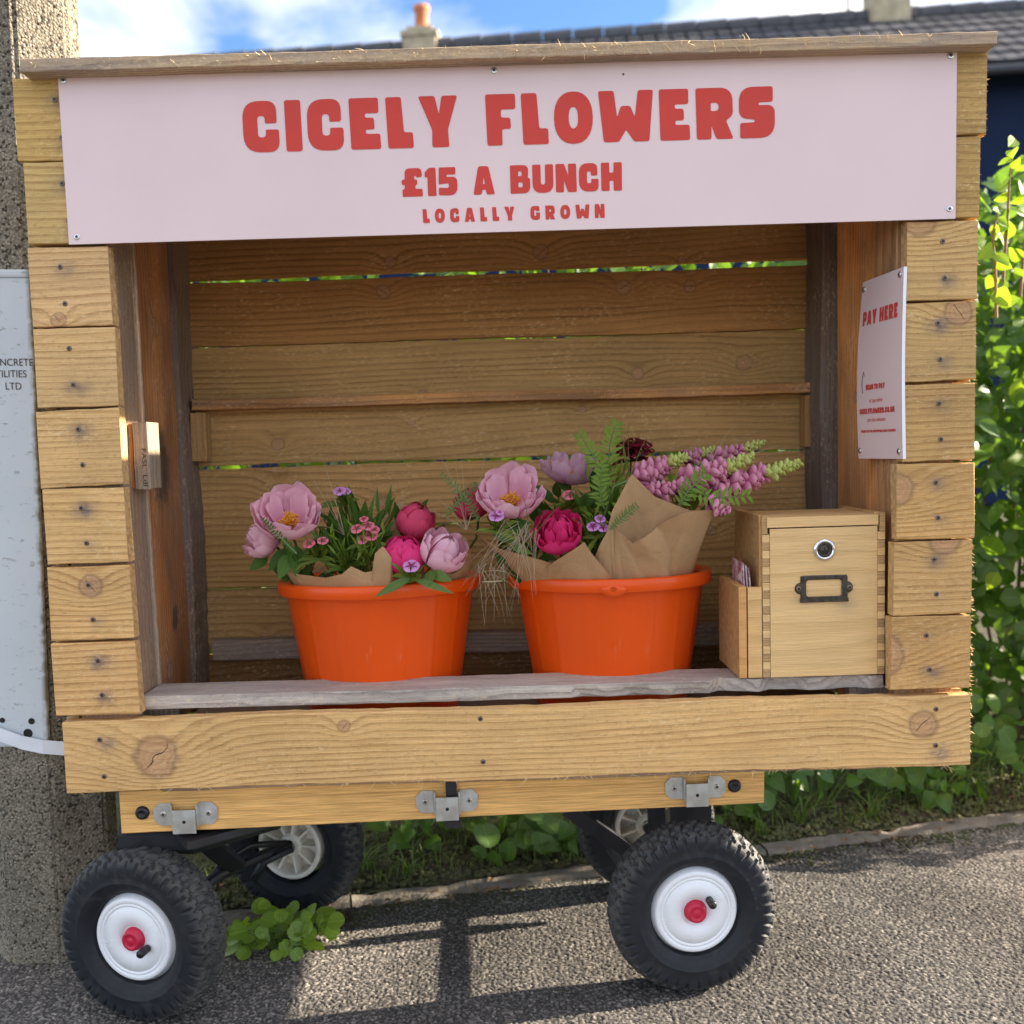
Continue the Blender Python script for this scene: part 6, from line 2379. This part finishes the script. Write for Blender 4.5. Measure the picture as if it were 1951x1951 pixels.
tag(o, 'curved brown twig lying across the kerb under the wagon', 'twig')
rgq = random.Random(8)
mb = MB()
for k in range(420):
    x = rgq.uniform(-.9, 2.0)
    y = kerb_y(x) + rgq.uniform(-.05, .3)
    z0 = (verge_z(x, y) if y > kerb_y(x) + .04 else 0.012) + .003
    q = Quaternion((0, 0, 1), rgq.uniform(0, 6)) @ Quaternion((1, 0, 0), rgq.uniform(-.3, .3))
    s = rgq.uniform(.006, .02)
    mb.add([Vector((x, y, z0)) + q @ (Vector(v) * s) for v in LEAFV[k % 4].v], LEAFV[k % 4].f, LEAFV[k % 4].uv)
o = mb.obj('litter', M['twig'])
tag(o, 'small dry leaf litter along the kerb', kind='stuff')


# ------------------------------------------------------------------ house beyond the hedge
def build_house():
    A = Vector((-4.75, 14.02, 7.04))
    Bv = Vector((7.7, 12.92, 7.04))
    e = (Bv - A).normalized()
    n = Vector((e.y, -e.x, 0))                       # toward the stall
    Lr = 17.4
    run, zr, ze = 2.3, 7.04, 5.50
    root = thing('house', 'long house with grey tiled roof and navy wall beyond the hedge', 'house', (A.x + e.x * 8, A.y, 0))
    up = (Vector((0, 0, zr)) - (n * run + Vector((0, 0, ze)))).normalized()      # up the slope
    slope = math.hypot(run, zr - ze)
    def P(s, t, off=0.0):
        """s along the ridge, t down the slope"""
        nn = up.cross(e)
        if nn.z < 0: nn = -nn
        q = Vector((A.x, A.y, zr)) + e * s - up * t + nn * off
        return q
    MB().add([P(-.05, 0, -.05), P(Lr, 0, -.05), P(Lr, slope + .2, -.05), P(-.05, slope + .2, -.05)], [(0, 1, 2, 3)]).obj('roof', M['tile'], root)
    back = -n * run
    MB().add([P(-.05, 0, -.06), P(Lr, 0, -.06), P(Lr, 0, -.06) + back * 2 - Vector((0, 0, 3.4)), P(-.05, 0, -.06) + back * 2 - Vector((0, 0, 3.4))], [(3, 2, 1, 0)]).obj('roof', M['tile'], root)
    cols, rows = 40, 7
    tw, tg = Lr / cols, slope / rows
    mb = MB()
    vs, fs = [], []
    for h in (0, 1):
        k = len(vs)
        x0, x1 = tw * (.5 * h + .02), tw * (.5 * h + .48)
        for (x, z) in ((x0, .0), (x0 + .015, .02 + .004 * h), (x1 - .015, .024 - .004 * h), (x1, .0)):
            for (v, dz) in ((-.04, -.012), (tg * 1.02, .022), (tg * 1.02, -.004)):
                vs.append((x, -v, z + dz))
        for i in range(3):
            for q_ in range(2): fs.append((k + i * 3 + q_, k + i * 3 + q_ + 1, k + (i + 1) * 3 + q_ + 1, k + (i + 1) * 3 + q_))
    tm = mb.add(vs, fs).mesh('roof_tile', M['tile'])
    nn = up.cross(e)
    if nn.z < 0: nn = -nn
    rotm = Matrix((e, up, nn)).transposed().to_quaternion()
    for c in range(cols):
        for r in range(rows):
            place('roof_tile', tm, root, P(c * tw, r * tg, .0), rotm)
    mb = MB()
    for c in range(38):
        s0 = c * Lr / 38
        pts = [P(s0 + .01, 0, .03), P(s0 + Lr / 38 - .01, 0, .035)]
        mb.tube(pts, [.11, .12], 8)
    mb.obj('ridge', M['tile'], root)
    f0, f1 = Vector((A.x, A.y, 0)) + n * (run - .25), Vector((A.x, A.y, 0)) + e * Lr + n * (run - .25)
    w0 = MB()
    dpt = -n * 4.6
    for (a_, b2) in ((f0, f1), (f1, f1 + dpt), (f1 + dpt, f0 + dpt), (f0 + dpt, f0)):
        w0.add([a_, b2, b2 + Vector((0, 0, ze)), a_ + Vector((0, 0, ze))], [(0, 1, 2, 3)])
    w0.obj('wall', M['navy'], root)
    mb = MB()
    mb.tube([P(-.1, slope + .24, -.02), P(Lr + .1, slope + .24, -.02)], .06, 8)
    mb.obj('gutter', M['white_trim'], root)

    def chimney(s, w_, hgt, pots, label):
        q = P(s, 0, 0)
        c = MB()
        def blk(sx, z0, z1):
            vs = [q + e * a_ * sx + n * b2 * sx * .8 + Vector((0, 0, z)) for z in (z0, z1) for a_, b2 in ((-1, -1), (1, -1), (1, 1), (-1, 1))]
            c.add(vs, [(0, 1, 2, 3), (4, 7, 6, 5), (0, 4, 5, 1), (1, 5, 6, 2), (2, 6, 7, 3), (3, 7, 4, 0)])
        blk(w_, -.6, hgt)
        blk(w_ * 1.14, hgt, hgt + .08)
        blk(w_ * .8, hgt + .08, hgt + .16)
        ch = c.obj('chimney', M['chim'], root)
        ch['label'] = label
        for dx in pots:
            T = Matrix.Translation(q + e * dx + Vector((0, 0, hgt + .14)))
            MB().lathe([(.11, 0), (.10, .28), (.125, .30), (.125, .36), (.08, .36), (.08, .1)], 16, T).obj('chimney_pot', M['terracotta'], ch, True)
    chimney(3.64, .25, .13, (.02,), 'stack with one orange pot')
    chimney(10.55, .28, .45, (-.1, .12), 'stack at the right')
    # aerial
    q = P(10.0, 0, 0)
    MB().tube([q, q + Vector((0, 0, 1.4))], .02, 6).obj('aerial', M['frame'], root)


build_house()
